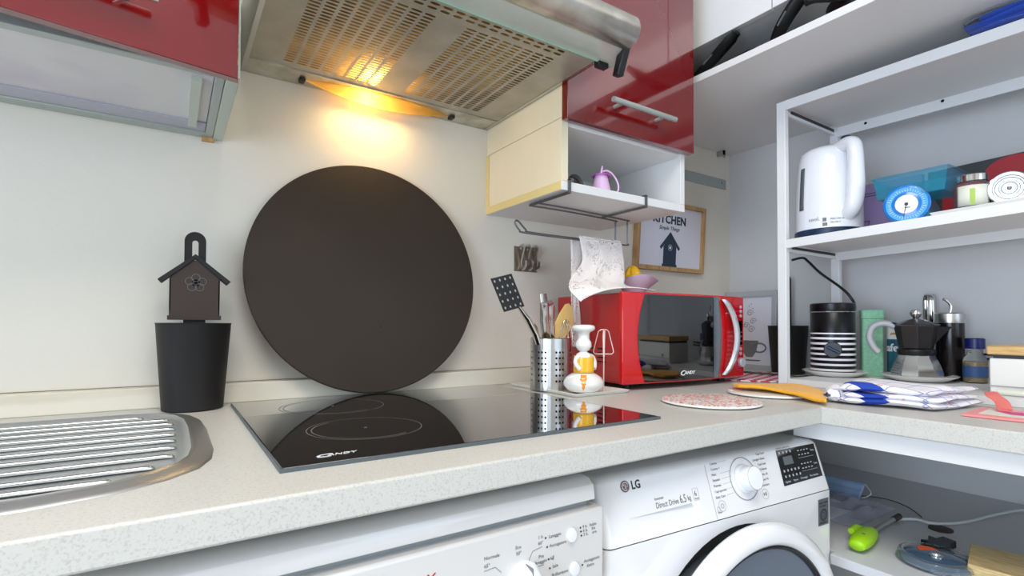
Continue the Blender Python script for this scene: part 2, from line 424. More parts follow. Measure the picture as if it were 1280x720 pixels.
for x0, x1, z0, z1 in ((wx0, wx1, wz0, wz0+0.05), (wx0, wx1, wz1-0.05, wz1), (wx0, wx0+0.05, wz0, wz1), (wx1-0.05, wx1, wz0, wz1), (-1.68, -1.62, wz0, wz1)):
    g.box(XL-0.07, XL-0.03, x0, x1, z0, z1)
struct(g, 'window_1', 'white_plastic')
# upstand strip along the back of the worktop
yf = lambda x: -0.010-0.026*(x+0.24)
g = G().hexa([(XL, yf(XL)*0-0.008, 0.9), (1.35, yf(1.0), 0.9), (1.35, 0, 0.9), (XL, 0, 0.9), (XL, -0.008, 0.939), (1.35, yf(1.0), 0.939), (1.35, 0, 0.939), (XL, 0, 0.939)])
struct(g, 'trim_1', 'trim', bevel=0.002)
struct(G().box(XL, 1.3, -0.003, 0, 0.939, 0.9402), 'trim_2', 'dirt')

# ------------------------------------------------------------------ worktops
g = G().box(XL, 1.066, -0.686, 0, 0.866, 0.90)
o = B(g, 'worktop', 'worktop', bevel=0.003, origin=(0, -0.34, 0.866)); tag(o, 'speckled white worktop running under the hob and draining board', 'worktop')
t = T('corner_worktop', 'white worktop on the right, carrying towels and the metal shelf unit', 'worktop', (1.43, -0.9, 0.866), w=True)
B(G().box(1.0665, XR, -1.9, 0, 0.866, 0.9), 'top', 'worktop', t, bevel=0.0025)
B(G().box(1.086, 1.104, -1.9, -0.62, 0.8305, 0.8655), 'apron', 'white_lam', t, bevel=0.001, label='plain white strip below the worktop edge')

# ------------------------------------------------------------------ lower shelf under the corner worktop
t = T('low_shelf', 'white board shelf low under the right worktop with a cable hole', 'shelf', (1.44, -1.2, 0.0), w=True)
B(G().prism([(1.085, -1.9), (1.378, -1.9), (1.378, -0.60), (1.114, -0.60), (1.106, -0.6905), (1.085, -0.6905)], lambda a, b, d: (a, b, d), 0.592, 0.612), 'front_board', 'shelf_grey', t, bevel=0.002)
B(G().box(1.380, XR, -1.9, -0.10, 0.592, 0.610), 'rear_board', 'shelf_grey', t, bevel=0.001)
B(G().box(1.12, 1.138, -1.9, -1.86, 0, 0.592), 'side_panel', 'shelf_grey', t)
B(G().lathe([(0.022, 0), (0.022, 0.003), (0.019, 0.004), (0, 0.004)], (1.425, -0.762, 0.610), 28), 'hole_cover', 'brown_black', t, label='dark round cable hole cover')
# white cable and thin brown wire
g = G().tube(smoothpts([(1.395, -0.69, 0.6165), (1.43, -0.715, 0.617), (1.43, -0.74, 0.617), (1.455, -0.762, 0.617), (1.515, -0.785, 0.617), (1.612, -0.803, 0.617), (1.727, -0.835, 0.617), (1.79, -0.9, 0.617)]), 0.0035)
tag(B(g, 'cable', 'white_cable', origin=(1.5, -0.78, 0.612)), 'white cable curving across the low shelf under the right worktop', 'cable')
g = G().tube(smoothpts([(1.44, -0.45, 0.612), (1.525, -0.57, 0.613), (1.542, -0.618, 0.614), (1.522, -0.668, 0.613), (1.472, -0.712, 0.6125)]), 0.0012, 6)
tag(B(g, 'thin_wire', 'brown_black', origin=(1.5, -0.6, 0.61)), 'hair-thin brown wire lying on the low shelf above the white cable', 'wire')

# ------------------------------------------------------------------ sink / draining board
t = T('draining_board', 'stainless steel ribbed draining board set in the worktop', 'sink', (-0.4, -0.35, 0.9), w=True)
outl = [(-1.05, -0.095), (-0.06, -0.104), (-0.02, -0.112), (0.008, -0.130), (0.03, -0.165), (0.043, -0.22), (0.047, -0.30), (0.047, -0.45), (0.042, -0.50), (0.028, -0.54), (0.0, -0.572), (-0.04, -0.597), (-0.10, -0.612), (-0.18, -0.617), (-1.05, -0.617)]
def inset(P, d):
    c = Vector((-0.5, -0.36)); out = []
    n = len(P)
    for i in range(n):
        a = Vector(P[i-1]); b_ = Vector(P[i]); c_ = Vector(P[(i+1) % n]); e = ((b_-a).normalized()+(c_-b_).normalized()).normalized()
        nn = Vector((-e.y, e.x));
        if nn.dot(c-b_) < 0: nn = -nn
        out.append(tuple(b_+nn*d))
    return out
def band(g, A, Bq, za, zb):
    n = len(A)
    g.add([(x, y, za) for x, y in A]+[(x, y, zb) for x, y in Bq], [(i, (i+1) % n, n+(i+1) % n, n+i) for i in range(n)])
i1, i2, i3, i4 = inset(outl, 0.003), inset(outl, 0.020), inset(outl, 0.024), inset(outl, 0.032)
g = G(); band(g, outl, i1, 0.9002, 0.9035); band(g, i1, i2, 0.9035, 0.9035); band(g, i2, i3, 0.9035, 0.9065); band(g, i3, i4, 0.9065, 0.9010)
n = len(i4); g.add([(x, y, 0.9010) for x, y in i4], [tuple(range(n))])
B(g, 'steel_sheet', 'steel_satin', t, sharp=60)
ys = [-0.165, -0.205, -0.245, -0.290, -0.335, -0.380, -0.427, -0.475, -0.523, -0.560]
xe = [-0.035, 0.000, 0.006, 0.008, 0.008, 0.008, 0.008, 0.006, -0.012, -0.045]
for y, x1 in zip(ys, xe):
    r = 0.0034
    P = [(-1.0, y, 0.9036), (x1-0.012, y, 0.9036), (x1-0.004, y, 0.9034), (x1, y, 0.9020)]
    g = G().tube(P, [r, r, r*0.85, r*0.3], 14, flat=0.8)
    B(g, 'rib', 'steel_soft', t, sharp=80)

# ------------------------------------------------------------------ induction hob
t = T('induction_hob', 'black glass induction hob set flush in the white worktop', 'hob', (0.395, -0.335, 0.9), w=True)
hx0, hx1, hy0, hy1 = 0.100, 0.690, -0.606, -0.068
g = G().prism(rrect(hx0, hx1, hy0, hy1, 0.004, 3), lambda a, b, d: (a, b, d), 0.9002, 0.9050)
B(g, 'glass_top', 'black_glass', t, bevel=0.0012)
g = G()
for y in (hy0,): g.box(hx0, hx1, y-0.002, y, 0.9, 0.9046)
g.box(hx0-0.002, hx0, hy0-0.002, hy1, 0.9, 0.9046).box(hx1, hx1+0.002, hy0-0.002, hy1, 0.9, 0.9046)
B(g, 'edge_trim', 'sticker_grey', t)
for (cx, cy, r) in ((0.243, -0.438, 0.082), (0.255, -0.205, 0.092), (0.53, -0.205, 0.082), (0.53, -0.438, 0.092)):
    g = G(); ring(g, r, 0.0012, (cx, cy, 0.9052), 0.0001); ring(g, r-0.007, 0.0016, (cx, cy, 0.9052), 0.0001, 48, (0, 0, 1), math.radians(120), math.radians(300))
    g.box(cx-0.002, cx+0.002, cy-0.002, cy+0.002, 0.9051, 0.9054)
    if cx < 0.4: B(g, 'cooking_zone', 'hob_line', t)
g = G(); fn = lambda a, b, d: (0.138+a, -0.582+b, 0.9053+d)
text_geo(g, 'C', 0.019, fn, 0, 0, sx=1.5, shear=0.3); text_geo(g, 'ANDY', 0.0105, fn, 0.016, 0.004, sx=1.15, shear=0.3)
B(g, 'logo', 'print_white', t, smooth=False)

# ------------------------------------------------------------------ dishwasher
t = T('dishwasher', 'white dishwasher below the worktop, left of the washing machine', 'dishwasher', (0.22, -0.36, 0.0), w=True)
dx0, dx1, fy = -0.088, 0.505, -0.662
B(G().box(dx0+0.005, dx1-0.010, -0.63, -0.06, 0.02, 0.800), 'body', 'warm_enamel', t, bevel=0.003)
# top strip, gently bulged front
prof = [(-0.628, 0.846), (-0.650, 0.845), (-0.660, 0.838), (fy, 0.828), (fy-0.001, 0.818), (-0.655, 0.8145), (-0.628, 0.8145)]
g = G(); g.add([(x, y, z) for x in (dx0, dx1-0.012) for y, z in prof], [tuple(range(7)), tuple(range(7, 14))[::-1]] + [(i, i+1, i+8, i+7) for i in range(6)] + [(6, 0, 7, 13)])
B(g, 'top_strip', 'warm_enamel', t, bevel=0.001, sharp=50)
B(G().box(dx0+0.004, dx1-0.016, -0.650, -0.63, 0.804, 0.8143), 'gap_strip', 'grey_gap', t)
B(G().box(dx0, dx1, fy-0.006, -0.631, 0.700, 0.8075), 'control_panel', 'warm_enamel', t, bevel=0.004)
B(G().box(dx0, dx1, fy-0.004, -0.631, 0.11, 0.697), 'door', 'warm_enamel', t, bevel=0.004)
B(G().box(dx0+0.02, dx1-0.02, -0.62, -0.60, 0.02, 0.107), 'plinth', 'warm_enamel', t)
F = lambda a, b, d: (a, fy-0.0064-d, b)
g = G().lathe([(0.0235, 0), (0.0235, 0.004), (0.0215, 0.006), (0.0165, 0.020), (0.015, 0.021), (0, 0.021)], (0.369, fy-0.006, 0.742), 36, (0, -1, 0))
k = B(g, 'knob', 'white_plastic', t)
B(G().box(0.3685, 0.3695, fy-0.0275, fy-0.010, 0.744, 0.764), 'pointer_line', 'print_grey', k)
for bxx, bz_ in ((0.446, 0.7805), (0.451, 0.735)):
    B(G().lathe([(0.0075, 0), (0.0075, 0.0025), (0.0065, 0.004), (0, 0.0045)], (bxx, fy-0.006, bz_), 24, (0, -1, 0), sx=1, sy=1.25), 'button', 'white_plastic', t)
g = G()
for x, z in ((0.4035, 0.786), (0.406, 0.774), (0.4085, 0.758), (0.4105, 0.746), (0.462, 0.7868), (0.4628, 0.7815), (0.4636, 0.776), (0.4655, 0.7365)):
    g.lathe([(0.0013, 0), (0.0013, 0.0004), (0, 0.0005)], (x, fy-0.0062, z), 10, (0, -1, 0))
B(g, 'indicator_lights', 'print_dark', t)
g = G()
for s, x, z, al in (('Normale', 0.3125, 0.7795, 'LEFT'), ('65°', 0.3125, 0.7705, 'LEFT'), ('Eco', 0.357, 0.782, 'LEFT'), ('50°', 0.358, 0.7745, 'LEFT'), ('1 h', 0.3915, 0.7870, 'LEFT'), ('60°', 0.3915, 0.7795, 'LEFT'),
                    ('Pre', 0.3925, 0.7625, 'LEFT'), ('lavaggio', 0.3870, 0.7560, 'LEFT'), ('Intensivo', 0.3140, 0.7525, 'LEFT'), ('75°', 0.3140, 0.7440, 'LEFT'),
                    ('Lavaggio', 0.4085, 0.7845, 'LEFT'), ('Asciugatura', 0.4095, 0.7725, 'LEFT'), ('Sale', 0.4145, 0.7450, 'LEFT'), ('Brillantante', 0.4135, 0.7340, 'LEFT'),
                    ('Asciugatura', 0.4680, 0.7385, 'LEFT'), ('Extra', 0.4735, 0.7315, 'LEFT'), ('9 h.  Inizio', 0.4655, 0.7850, 'LEFT'), ('6 h.    fra', 0.4662, 0.7797, 'LEFT'), ('3 h.    ore', 0.4670, 0.7743, 'LEFT')):
    text_geo(g, s, 0.0060, F, x, z, 0.0001, al)
for a in ((0.3125, 0.767, 0.328, 0.768), (0.328, 0.768, 0.3365, 0.760), (0.3775, 0.764, 0.383, 0.774), (0.383, 0.774, 0.398, 0.7765), (0.390, 0.7530, 0.401, 0.7530)):
    x0, z0, x1, z1 = a; d = Vector((x1-x0, z1-z0)).normalized(); nn = Vector((-d.y, d.x))*0.0003
    g.prism([(x0+nn.x, z0+nn.y), (x1+nn.x, z1+nn.y), (x1-nn.x, z1-nn.y), (x0-nn.x, z0-nn.y)], F, 0, 0.0001)
g.prism([(0.411, 0.757), (0.412, 0.7605), (0.414, 0.757), (0.416, 0.7615), (0.417, 0.761), (0.4165, 0.7555)], F, 0, 0.0001)
B(g, 'lettering', 'print_grey', t, smooth=False)
g = G(); text_geo(g, 'CANDY', 0.018, F, 0.185, 0.7695, 0.0002, shear=0.2)
B(g, 'brand_logo', 'print_red', t, smooth=False)

# ------------------------------------------------------------------ washing machine (own frame: x along its front, z up from the floor)
WM = T('washing_machine', 'white front-loading washing machine with round door, under the worktop corner', 'washing machine', (0.522, -0.6548, 0), rz=math.atan2(-0.033, 0.576))
ww = 0.580
LZ = 0.735
def cab_outline(): return rrect(0, ww, 0.02, 0.44, 0.018, 5)
# body below the panel line, with round recess for the door
g = G()
cx, cz, rr = 0.289, 0.490, 0.228
pts = [(0.012, 0.03), (ww-0.012, 0.03), (ww-0.012, LZ), (0.012, LZ)]
N = 64; outer = []; inner = []
for k in range(N):
    a = PI/4+2*PI*k/N; ca, sa = math.cos(a), math.sin(a)
    t_ = min(((ww-0.012-cx)/ca if ca > 0 else (cx-0.012)/-ca) if abs(ca) > 1e-6 else 9, ((LZ-cz)/sa if sa > 0 else (cz-0.03)/-sa) if abs(sa) > 1e-6 else 9)
    outer.append((cx+ca*t_, 0, cz+sa*t_)); inner.append((cx+ca*rr, 0, cz+sa*rr))
for cxx, czz in ((0.012, 0.03), (ww-0.012, 0.03), (0.012, LZ), (ww-0.012, LZ)):
    an = math.atan2(czz-cz, cxx-cx); k = min(range(N), key=lambda k: abs(math.atan2(math.sin(PI/4+2*PI*k/N-an), math.cos(PI/4+2*PI*k/N-an))))
    outer[k] = (cxx, 0, czz)
back = [(x, 0.045, z) for x, y, z in inner]; back2 = [(cx+(x-cx)*0.9, 0.05, cz+(z-cz)*0.9) for x, y, z in inner]
g.add(outer+inner, [(k, (k+1) % N, N+(k+1) % N, N+k) for k in range(N)])
for x0, x1, sgn in ((0.012, 0.0, -1), (ww-0.012, ww, 1)):      # rounded vertical edges
    P = [(x0+(x1-x0)*math.sin(a), 0.012*(1-math.cos(a))) for a in [PI/2*i/6 for i in range(7)]]+[(x1, 0.45)]
    g.add([(x, y, z) for z in (0.03, LZ) for x, y in P], [(i, i+1, i+1+len(P), i+len(P)) for i in range(len(P)-1)])
g.add([(0, 0.45, 0.03), (ww, 0.45, 0.03), (ww, 0.45, LZ), (0, 0.45, LZ)], [(0, 1, 2, 3)])
B(g, 'body', 'white_enamel', WM, sharp=50)
g = G(); g.add(inner+back, [(k, (k+1) % N, N+(k+1) % N, N+k) for k in range(N)]); g.add(back+back2, [(k, (k+1) % N, N+(k+1) % N, N+k) for k in range(N)])
B(g, 'door_recess', 'recess_shade', WM)
# control fascia: leans back towards the top
def fas(u, v, d=0):      # u along, v up the tilted face, d outwards
    return (u, 0.0305*(v/0.1)-d*0.957, LZ+0.002+v*0.955-d*0.29*-1*0)
sec = [(0.0, 0.0), (0.0, 0.088)]
g = G(); P = []
prof = [(0.45, LZ+0.0015), (0.0, LZ+0.0015), (0.0265, LZ+0.002+0.087*0.955), (0.0300, LZ+0.0890), (0.0370, LZ+0.0925), (0.05, LZ+0.0935), (0.45, LZ+0.0935)]
def wm_x(side, y):      # rounded sides
    r = 0.012; yy = min(y, r); off = r-math.sqrt(max(r*r-(r-yy)**2, 0))
    return off if side == 0 else ww-off
n = len(prof); xsn = [0.0, 0.003, 0.008, 0.014, ww-0.014, ww-0.008, ww-0.003, ww]; yo = [0.014, 0.006, 0.0015, 0, 0, 0.0015, 0.006, 0.014]
vs = []
for x, dy in zip(xsn, yo):
    for i, (y, z) in enumerate(prof): vs.append((x, y+(dy if 0 < i < n-1 else 0), z-(dy*0.5 if i in (3, 4, 5, 6) else 0)))
fs = [(i*n+k, (i+1)*n+k, (i+1)*n+(k+1) % n, i*n+(k+1) % n) for i in range(7) for k in range(n)] + [tuple(range(n)), tuple(range(7*n, 8*n))[::-1]]
g.add(vs, fs); B(g, 'control_panel', 'white_enamel', WM, sharp=35)
B(G().box(0.004, ww-0.004, 0.004, 0.44, LZ-0.0005, LZ+0.002), 'panel_joint', 'print_light', WM)
FW = lambda a, b, d: (a, 0.0305*(b/0.1)-0.0004-d, LZ+0.002+b*0.955)
# detergent drawer: seam lines and scooped grip
g = G(); g.box(0.2385, 0.2392, -0.0005, 0.02, LZ, LZ+0.002)
g = G().prism([(0.2380, 0), (0.2388, 0), (0.2388, 0.088), (0.2380, 0.088)], FW, 0, 0.0001)
B(g, 'drawer_seam', 'print_light', WM)
# grip scooped out of the fascia
fo = next(o for o in bpy.data.objects if o.name.startswith('control_panel') and o.parent == WM)
def FD(u_, b, d): p = Vector(FW(u_, b, 0)); return (p.x, p.y+0.0004+d*0.957, p.z-d*0.29*0)
cut = G().hexa([FD(0.044, 0.0310, -0.0010), FD(0.204, 0.006, -0.0010), FD(0.199, 0.0315, 0.012), FD(0.120, 0.0320, 0.007), FD(0.044, 0.0335, -0.0010), FD(0.2065, 0.0345, -0.0010), FD(0.200, 0.0337, 0.013), FD(0.120, 0.0333, 0.008)])
cm = bpy.data.meshes.new('c'); cm.from_pydata([tuple(v) for v in cut.v], [], cut.f); bm = bmesh.new(); bm.from_mesh(cm); bmesh.ops.recalc_face_normals(bm, faces=bm.faces); bm.to_mesh(cm); bm.free()
co = bpy.data.objects.new('c', cm); COL.objects.link(co); co.parent = WM
md = fo.modifiers.new('b', 'BOOLEAN'); md.operation = 'DIFFERENCE'; md.object = co; md.solver = 'EXACT'
dg = bpy.context.evaluated_depsgraph_get(); nm = bpy.data.meshes.new_from_object(fo.evaluated_get(dg)); fo.modifiers.clear(); fo.data = nm; nm.name = 'control_panel'
bpy.data.objects.remove(co)
# dial
kc = Vector(FW(0.329, 0.053, 0)); ax = Vector((0, -0.957, 0.29)).normalized()
kn = B(G().lathe([(0.0245, 0), (0.0245, 0.003), (0.0235, 0.005), (0.0215, 0.006), (0.0205, 0.022), (0.0195, 0.0235), (0, 0.024)], kc, 40, ax), 'program_dial', 'white_plastic', WM)
g = G(); ring(g, 0.036, 0.0012, kc+ax*0.0008, 0, 64, ax); ring(g, 0.0198, 0.0007, kc+ax*0.0236, 0.0002, 48, ax); B(g, 'dial_ring', 'print_grey', kn)
for u, b in ((0.257, 0.019), (0.3745, 0.020)):
    g = G(); ring(g, 0.0085, 0.0007, Vector(FW(u, b, 0.0006)), 0, 32, ax); bt = B(g, 'touch_button', 'print_light', WM)
    g = G(); ring(g, 0.0035, 0.0007, Vector(FW(u, b, 0.0008)), 0, 20, ax) if u < 0.3 else g.prism([(u-0.004, b-0.003), (u-0.004, b+0.003), (u-0.0005, b)], FW, 0, 0.0002).prism([(u+0.0008, b-0.003), (u+0.0018, b-0.003), (u+0.0018, b+0.003), (u+0.0008, b+0.003)], FW, 0, 0.0002).prism([(u+0.003, b-0.003), (u+0.004, b-0.003), (u+0.004, b+0.003), (u+0.003, b+0.003)], FW, 0, 0.0002)
    B(g, 'symbol', 'print_grey', bt)
g = G().prism([(0.434, 0.0245), (0.561, 0.0265), (0.563, 0.0885), (0.438, 0.0885)], FW, 0, 0.0004); dp = B(g, 'display', 'black_glass', WM)
g = G()
for r_, (b, n_) in enumerate(((0.081, 4), (0.048, 5), (0.038, 5))):
    for i in range(n_): u = 0.444+i*0.0115; g.prism([(u, b), (u+0.004, b), (u+0.004, b+0.004), (u, b+0.004)], FW, 0.0005, 0.0006)
for b in (0.080, 0.072, 0.055, 0.047):
    for i in range(4): u = 0.503+i*0.010; g.prism([(u, b), (u+0.005, b), (u+0.005, b+0.002), (u, b+0.002)], FW, 0.0005, 0.0006)
for b in (0.067, 0.0425): g.prism([(0.500, b), (0.552, b), (0.552, b+0.0005), (0.5, b+0.0005)], FW, 0.0005, 0.0006)
for s, u, b in (('Temp.', 0.5445, 0.076), ('Centr.', 0.5435, 0.051), ('Opzioni', 0.440, 0.029), ('Vapore', 0.465, 0.0292), ('Prelavaggio', 0.489, 0.0296), ('Fine ritardata', 0.520, 0.030)): text_geo(g, s, 0.0052, FW, u, b, 0.0006)
B(g, 'display_marks', 'silver_plastic', dp, smooth=False)
B(G().prism([(0.452, 0.060), (0.481, 0.060), (0.481, 0.075), (0.452, 0.075)], FW, 0.0005, 0.0006), 'display_digits', 'rubber_grey', dp)
g = G(); text_geo(g, 'Lavatrice a pieno carico', 0.0045, FW, 0.440, 0.0905, 0.0001)
left = ['Cotone', 'Cotone +', 'Misti', 'Sintetici', 'Piumoni', 'Capi sportivi', 'Baby Care']
right = ['Capi Scuri', 'Lavaggio Silenz.', 'Capi Lana', 'Capi Delicati', 'Rapido 30', 'Speed 14', 'Ciclo Scaricato']
for i, s in enumerate(left):
    b = 0.0855-i*0.0090; text_geo(g, s, 0.0058, FW, 0.2515-i*0.0008, b, 0.0001)
    if i not in (1,): g.prism([(0.2720+0.004*(i > 4), b+0.002), (0.2955-0.002*abs(i-3)+0.004, b+0.003), (0.2955-0.002*abs(i-3)+0.004, b+0.0033), (0.2720+0.004*(i > 4), b+0.0023)], FW, 0, 0.0001)
for i, s in enumerate(right):
    text_geo(g, s, 0.0058, FW, 0.4020-i*0.0014, 0.0870-i*0.0090, 0.0001, 'RIGHT')
text_geo(g, 'Smart', 0.0045, FW, 0.243, 0.0085, 0.0001); ring(g, 0.0035, 0.0005, Vector(FW(0.2465, 0.0155, 0.0004)), 0, 16, ax)
B(g, 'panel_lettering', 'print_grey', WM, smooth=False)
g = G(); text_geo(g, 'Direct Drive', 0.0125, FW, 0.1105, 0.0385, 0.0001, sx=0.78); text_geo(g, '6.5', 0.0175, FW, 0.1635, 0.0380, 0.0001, sx=0.72, bold=0.0001); text_geo(g, 'kg', 0.0115, FW, 0.1815, 0.0395, 0.0001, sx=0.75)
text_geo(g, 'Inverter', 0.006, FW, 0.1105, 0.0505, 0.0001)
text_geo(g, '6', 0.012, FW, 0.1985, 0.0435, 0.0001); text_geo(g, 'Motion', 0.0035, FW, 0.1975, 0.0385, 0.0001)
for q in ((0.1955, 0.0370, 0.2080, 0.0373), (0.1955, 0.0550, 0.2080, 0.0553), (0.1955, 0.0370, 0.1958, 0.0553), (0.2077, 0.0370, 0.2080, 0.0553)):
    g.prism([(q[0], q[1]), (q[2], q[1]), (q[2], q[3]), (q[0], q[3])], FW, 0, 0.0001)
B(g, 'capacity_lettering', 'print_grey', WM, smooth=False)
g = G(); text_geo(g, 'LG', 0.0175, FW, 0.0695, 0.0735, 0.0002, sx=0.88, bold=0.0004); B(g, 'brand_letters', 'print_dark', WM, smooth=False)
lc = Vector(FW(0.0565, 0.0795, 0)); g = G().lathe([(0.0085, 0), (0.0085, 0.0008), (0, 0.0010)], lc, 32, ax); lg = B(g, 'brand_badge', 'logo_plum', WM)
g = G(); q0 = lc+ax*0.0012; ring(g, 0.0058, 0.0010, q0, 0, 28, ax, math.radians(20), math.radians(300))
fnb = lambda a, b, d: Vector(FW(0.0565+a, 0.0795+b, 0))+ax*(0.0012+d)
g.prism([(-0.0005, -0.003), (0.002, -0.003), (0.002, -0.0022), (0.0003, -0.0022), (0.0003, 0.0035), (-0.0005, 0.0035)], fnb, 0, 0.0001)
g.prism([(0.0018, -0.0004), (0.0055, -0.0004), (0.0055, 0.0004), (0.0018, 0.0004)], fnb, 0, 0.0001)
g.prism([(x-0.0026, y+0.0022) for x, y in disc_pts(0.0008, 10)], fnb, 0, 0.0001)
B(g, 'badge_lines', 'print_white', lg, smooth=False)
# sticker
FS = lambda a, b, d: (a, -0.0004-d, b)
st_ = B(G().prism([(0.531, 0.670), (0.566, 0.670), (0.566, 0.721), (0.531, 0.721)], FS, -0.0002, 0.0002), 'sticker', 'sticker_grey', WM)
g = G(); ring(g, 0.010, 0.004, (0.5485, -0.0009, 0.690), 0, 32, (0, -1, 0)); ring(g, 0.0045, 0.0015, (0.5485, -0.0009, 0.690), 0, 20, (0, -1, 0))
text_geo(g, 'DIRECT DRIVE', 0.0045, FS, 0.5335, 0.712, 0.0006); text_geo(g, '10 YEARS', 0.0055, FS, 0.5345, 0.7055, 0.0006); text_geo(g, 'WARRANTY', 0.0045, FS, 0.5345, 0.6735, 0.0006)
B(g, 'sticker_print', 'print_dark', st_, smooth=False)
# door
c0 = (0.289, 0.01, 0.490)
dd = B(G().openlathe([(0.232, 0.034), (0.239, 0.038), (0.2415, 0.046), (0.239, 0.054), (0.232, 0.060), (0.215, 0.064), (0.209, 0.060), (0.205, 0.050)], c0, 96, (0, -1, 0)), 'porthole_door', 'white_enamel', WM, sharp=50)
B(G().openlathe([(0.175, -0.030), (0.185, -0.004), (0.205, 0.016), (0.232, 0.034), (0.228, 0.036), (0.17, 0.0)], c0, 96, (0, -1, 0)), 'silver_rim', 'silver_plastic', dd)
B(G().openlathe([(0.2075, 0.056), (0.2040, 0.0575), (0.2000, 0.053)], c0, 96, (0, -1, 0)), 'seal_ring', 'black_plastic', dd)
B(G().lathe([(0.206, 0.050), (0.17, 0.052), (0.12, 0.050), (0.06, 0.046), (0, 0.045)], c0, 96, (0, -1, 0)), 'door_glass', 'porthole_glass', dd, sharp=80)
g = G()
for x in (0.05, ww-0.05):
    for y in (0.06, 0.40): g.cyl((x, y, 0), (x, y, 0.035), 0.02)
B(g, 'feet', 'black_plastic', WM)

# ------------------------------------------------------------------ upper left cabinet
t = T('wall_cabinet', 'red-doored wall cabinet at upper left with a frosted tray underneath, left of the hood', 'cabinet', (-0.3, -0.16, 1.43), w=True)
cz0 = 1.430
B(G().box(0.064, 0.082, -0.322, 0, cz0, 2.14), 'side_panel', 'pale_green_alu', t, bevel=0.001)
B(G().box(-0.90, -0.882, -0.322, 0, cz0, 2.14), 'side_panel', 'pale_green_alu', t, bevel=0.001)
B(G().box(-0.882, 0.064, -0.322, 0, 2.12, 2.14), 'top_panel', 'white_lam', t)
B(G().box(-0.882, 0.064, -0.012, 0, cz0+0.03, 2.12), 'back_panel', 'white_lam', t)
B(G().box(-0.882, 0.064, -0.30, -0.012, 1.75, 1.768), 'inner_shelf', 'white_lam', t)
g = G().box(-0.882, 0.052, -0.322, -0.305, cz0, cz0+0.018).box(-0.882, 0.052, -0.035, -0.004, cz0, cz0+0.014).box(0.050, 0.0635, -0.322, -0.004, cz0, cz0+0.016).box(-0.882, 0.052, -0.308, -0.298, cz0+0.012, cz0+0.03)
B(g, 'tray_frame', 'aluminium', t, bevel=0.0015, label='pale aluminium frame of the drip tray')
B(G().box(-0.88, 0.049, -0.304, -0.036, cz0+0.006, cz0+0.010), 'frosted_tray', 'frosted', t, label='frosted translucent drip tray')
B(G().box(-0.88, 0.049, -0.080, -0.036, cz0+0.003, cz0+0.0058), 'rear_channel', 'lilac_grey', t)
B(G().box(0.020, 0.034, -0.28, -0.06, cz0-0.001, cz0+0.006), 'tray_clip', 'pale_green_alu', t)
B(G().box(0.045, 0.066, -0.010, 0, cz0-0.007, cz0+0.001), 'wall_hook', 'wood', t)
# door ajar, hinged at its right side
ang = math.radians(10.5)
D = bpy.data.objects.new('door_pivot', None)
bpy.data.objects.remove(D)
def dfn(a, b, d):      # a: distance from hinge to the left, d: outwards
    return (0.080-a*math.cos(ang)-d*math.sin(ang), -0.3235-a*math.sin(ang)-d*math.cos(ang), b)
g = G().prism([(0, 1.4215), (0.49, 1.4215), (0.49, 2.13), (0, 2.13)], dfn, 0, 0.018)
dr_ = B(g, 'door', 'red_gloss', t, bevel=0.0012)
hh = 1.484
g = G().cyl(dfn(0.094, hh, 0.046), dfn(0.30, hh, 0.046), 0.0062, 20)
for a in (0.135, 0.265): g.cyl(dfn(a, hh, 0.017), dfn(a, hh, 0.046), 0.0045, 14)
B(g, 'handle', 'steel_polish', dr_)
g = G().prism([(0.50, 1.4215), (0.94, 1.4215), (0.94, 2.13), (0.50, 2.13)], lambda a, b, d: (0.085-a, -0.3235-d, b), 0, 0.018)
B(g, 'door', 'red_gloss', t, bevel=0.0012)

# ------------------------------------------------------------------ cooker hood
t = T('cooker_hood', 'stainless steel cooker hood with lit lamp above the hob', 'hood', (0.40, -0.2, 1.585), w=True)
hz = 1.585; a0, a1 = 0.112, 0.706
g = G().box(a0, a0+0.002, -0.445, 0, hz, 1.72).box(a1-0.002, a1, -0.445, 0, hz, 1.72).box(a0, a1, -0.002, 0, hz, 1.72).box(a0, a1, -0.445, 0, 1.72, 1.722).box(a0, a1, -0.447, -0.445, hz+0.012, 1.722)
g.box(a1-0.010, a1-0.002, -0.445, -0.004, hz-0.001, hz+0.006).box(a0+0.002, a0+0.008, -0.445, -0.004, hz-0.001, hz+0.006)
B(g, 'body', 'steel', t)
# front of the underside: rear lamp strip
lx0, lx1 = 0.231, 0.581
def lens_half(x):      # half-width of the lens slot across y
    s = (x-lx0)/(lx1-lx0); return 0.0 if s <= 0 or s >= 1 else 0.0245*math.sin(PI*s)**0.7
n = 40; g = G()
xs_ = [a0+0.008+(a1-a0-0.018)*i/n for i in range(n+1)]
for i in range(n):
    xa, xb = xs_[i], xs_[i+1]; ya, yb = lens_half(xa), lens_half(xb); yc = -0.030
    g.add([(xa, yc-ya, hz), (xb, yc-yb, hz), (xb, -0.071, hz), (xa, -0.071, hz)], [(0, 1, 2, 3)])
    g.add([(xa, yc+ya, hz), (xb, yc+yb, hz), (xb, -0.003, hz), (xa, -0.003, hz)], [(0, 1, 2, 3)])
B(g, 'lamp_strip', 'steel_dirty', t, smooth=False)
B(G().box(a0+0.008, a1-0.01, -0.0735, -0.0705, hz-0.003, hz+0.001), 'strip_lip', 'steel_dirty', t)
def lens(u, v):
    x = lx0+0.004+(lx1-lx0-0.008)*u; h = lens_half(x)*1.1; y = -0.030+(2*v-1)*h
    return (x, y, hz-0.022*math.sin(PI*u)**0.8*math.sin(PI*v)**0.8+0.0005)
ls = B(G().grid(lens, 48, 12), 'lamp_lens', 'lamp_lens', t, label='curved yellowed lamp cover')
B(G().cyl((0.345, -0.030, hz+0.006), (0.385, -0.030, hz+0.006), 0.007, 16), 'bulb', 'lamp_bulb', ls)
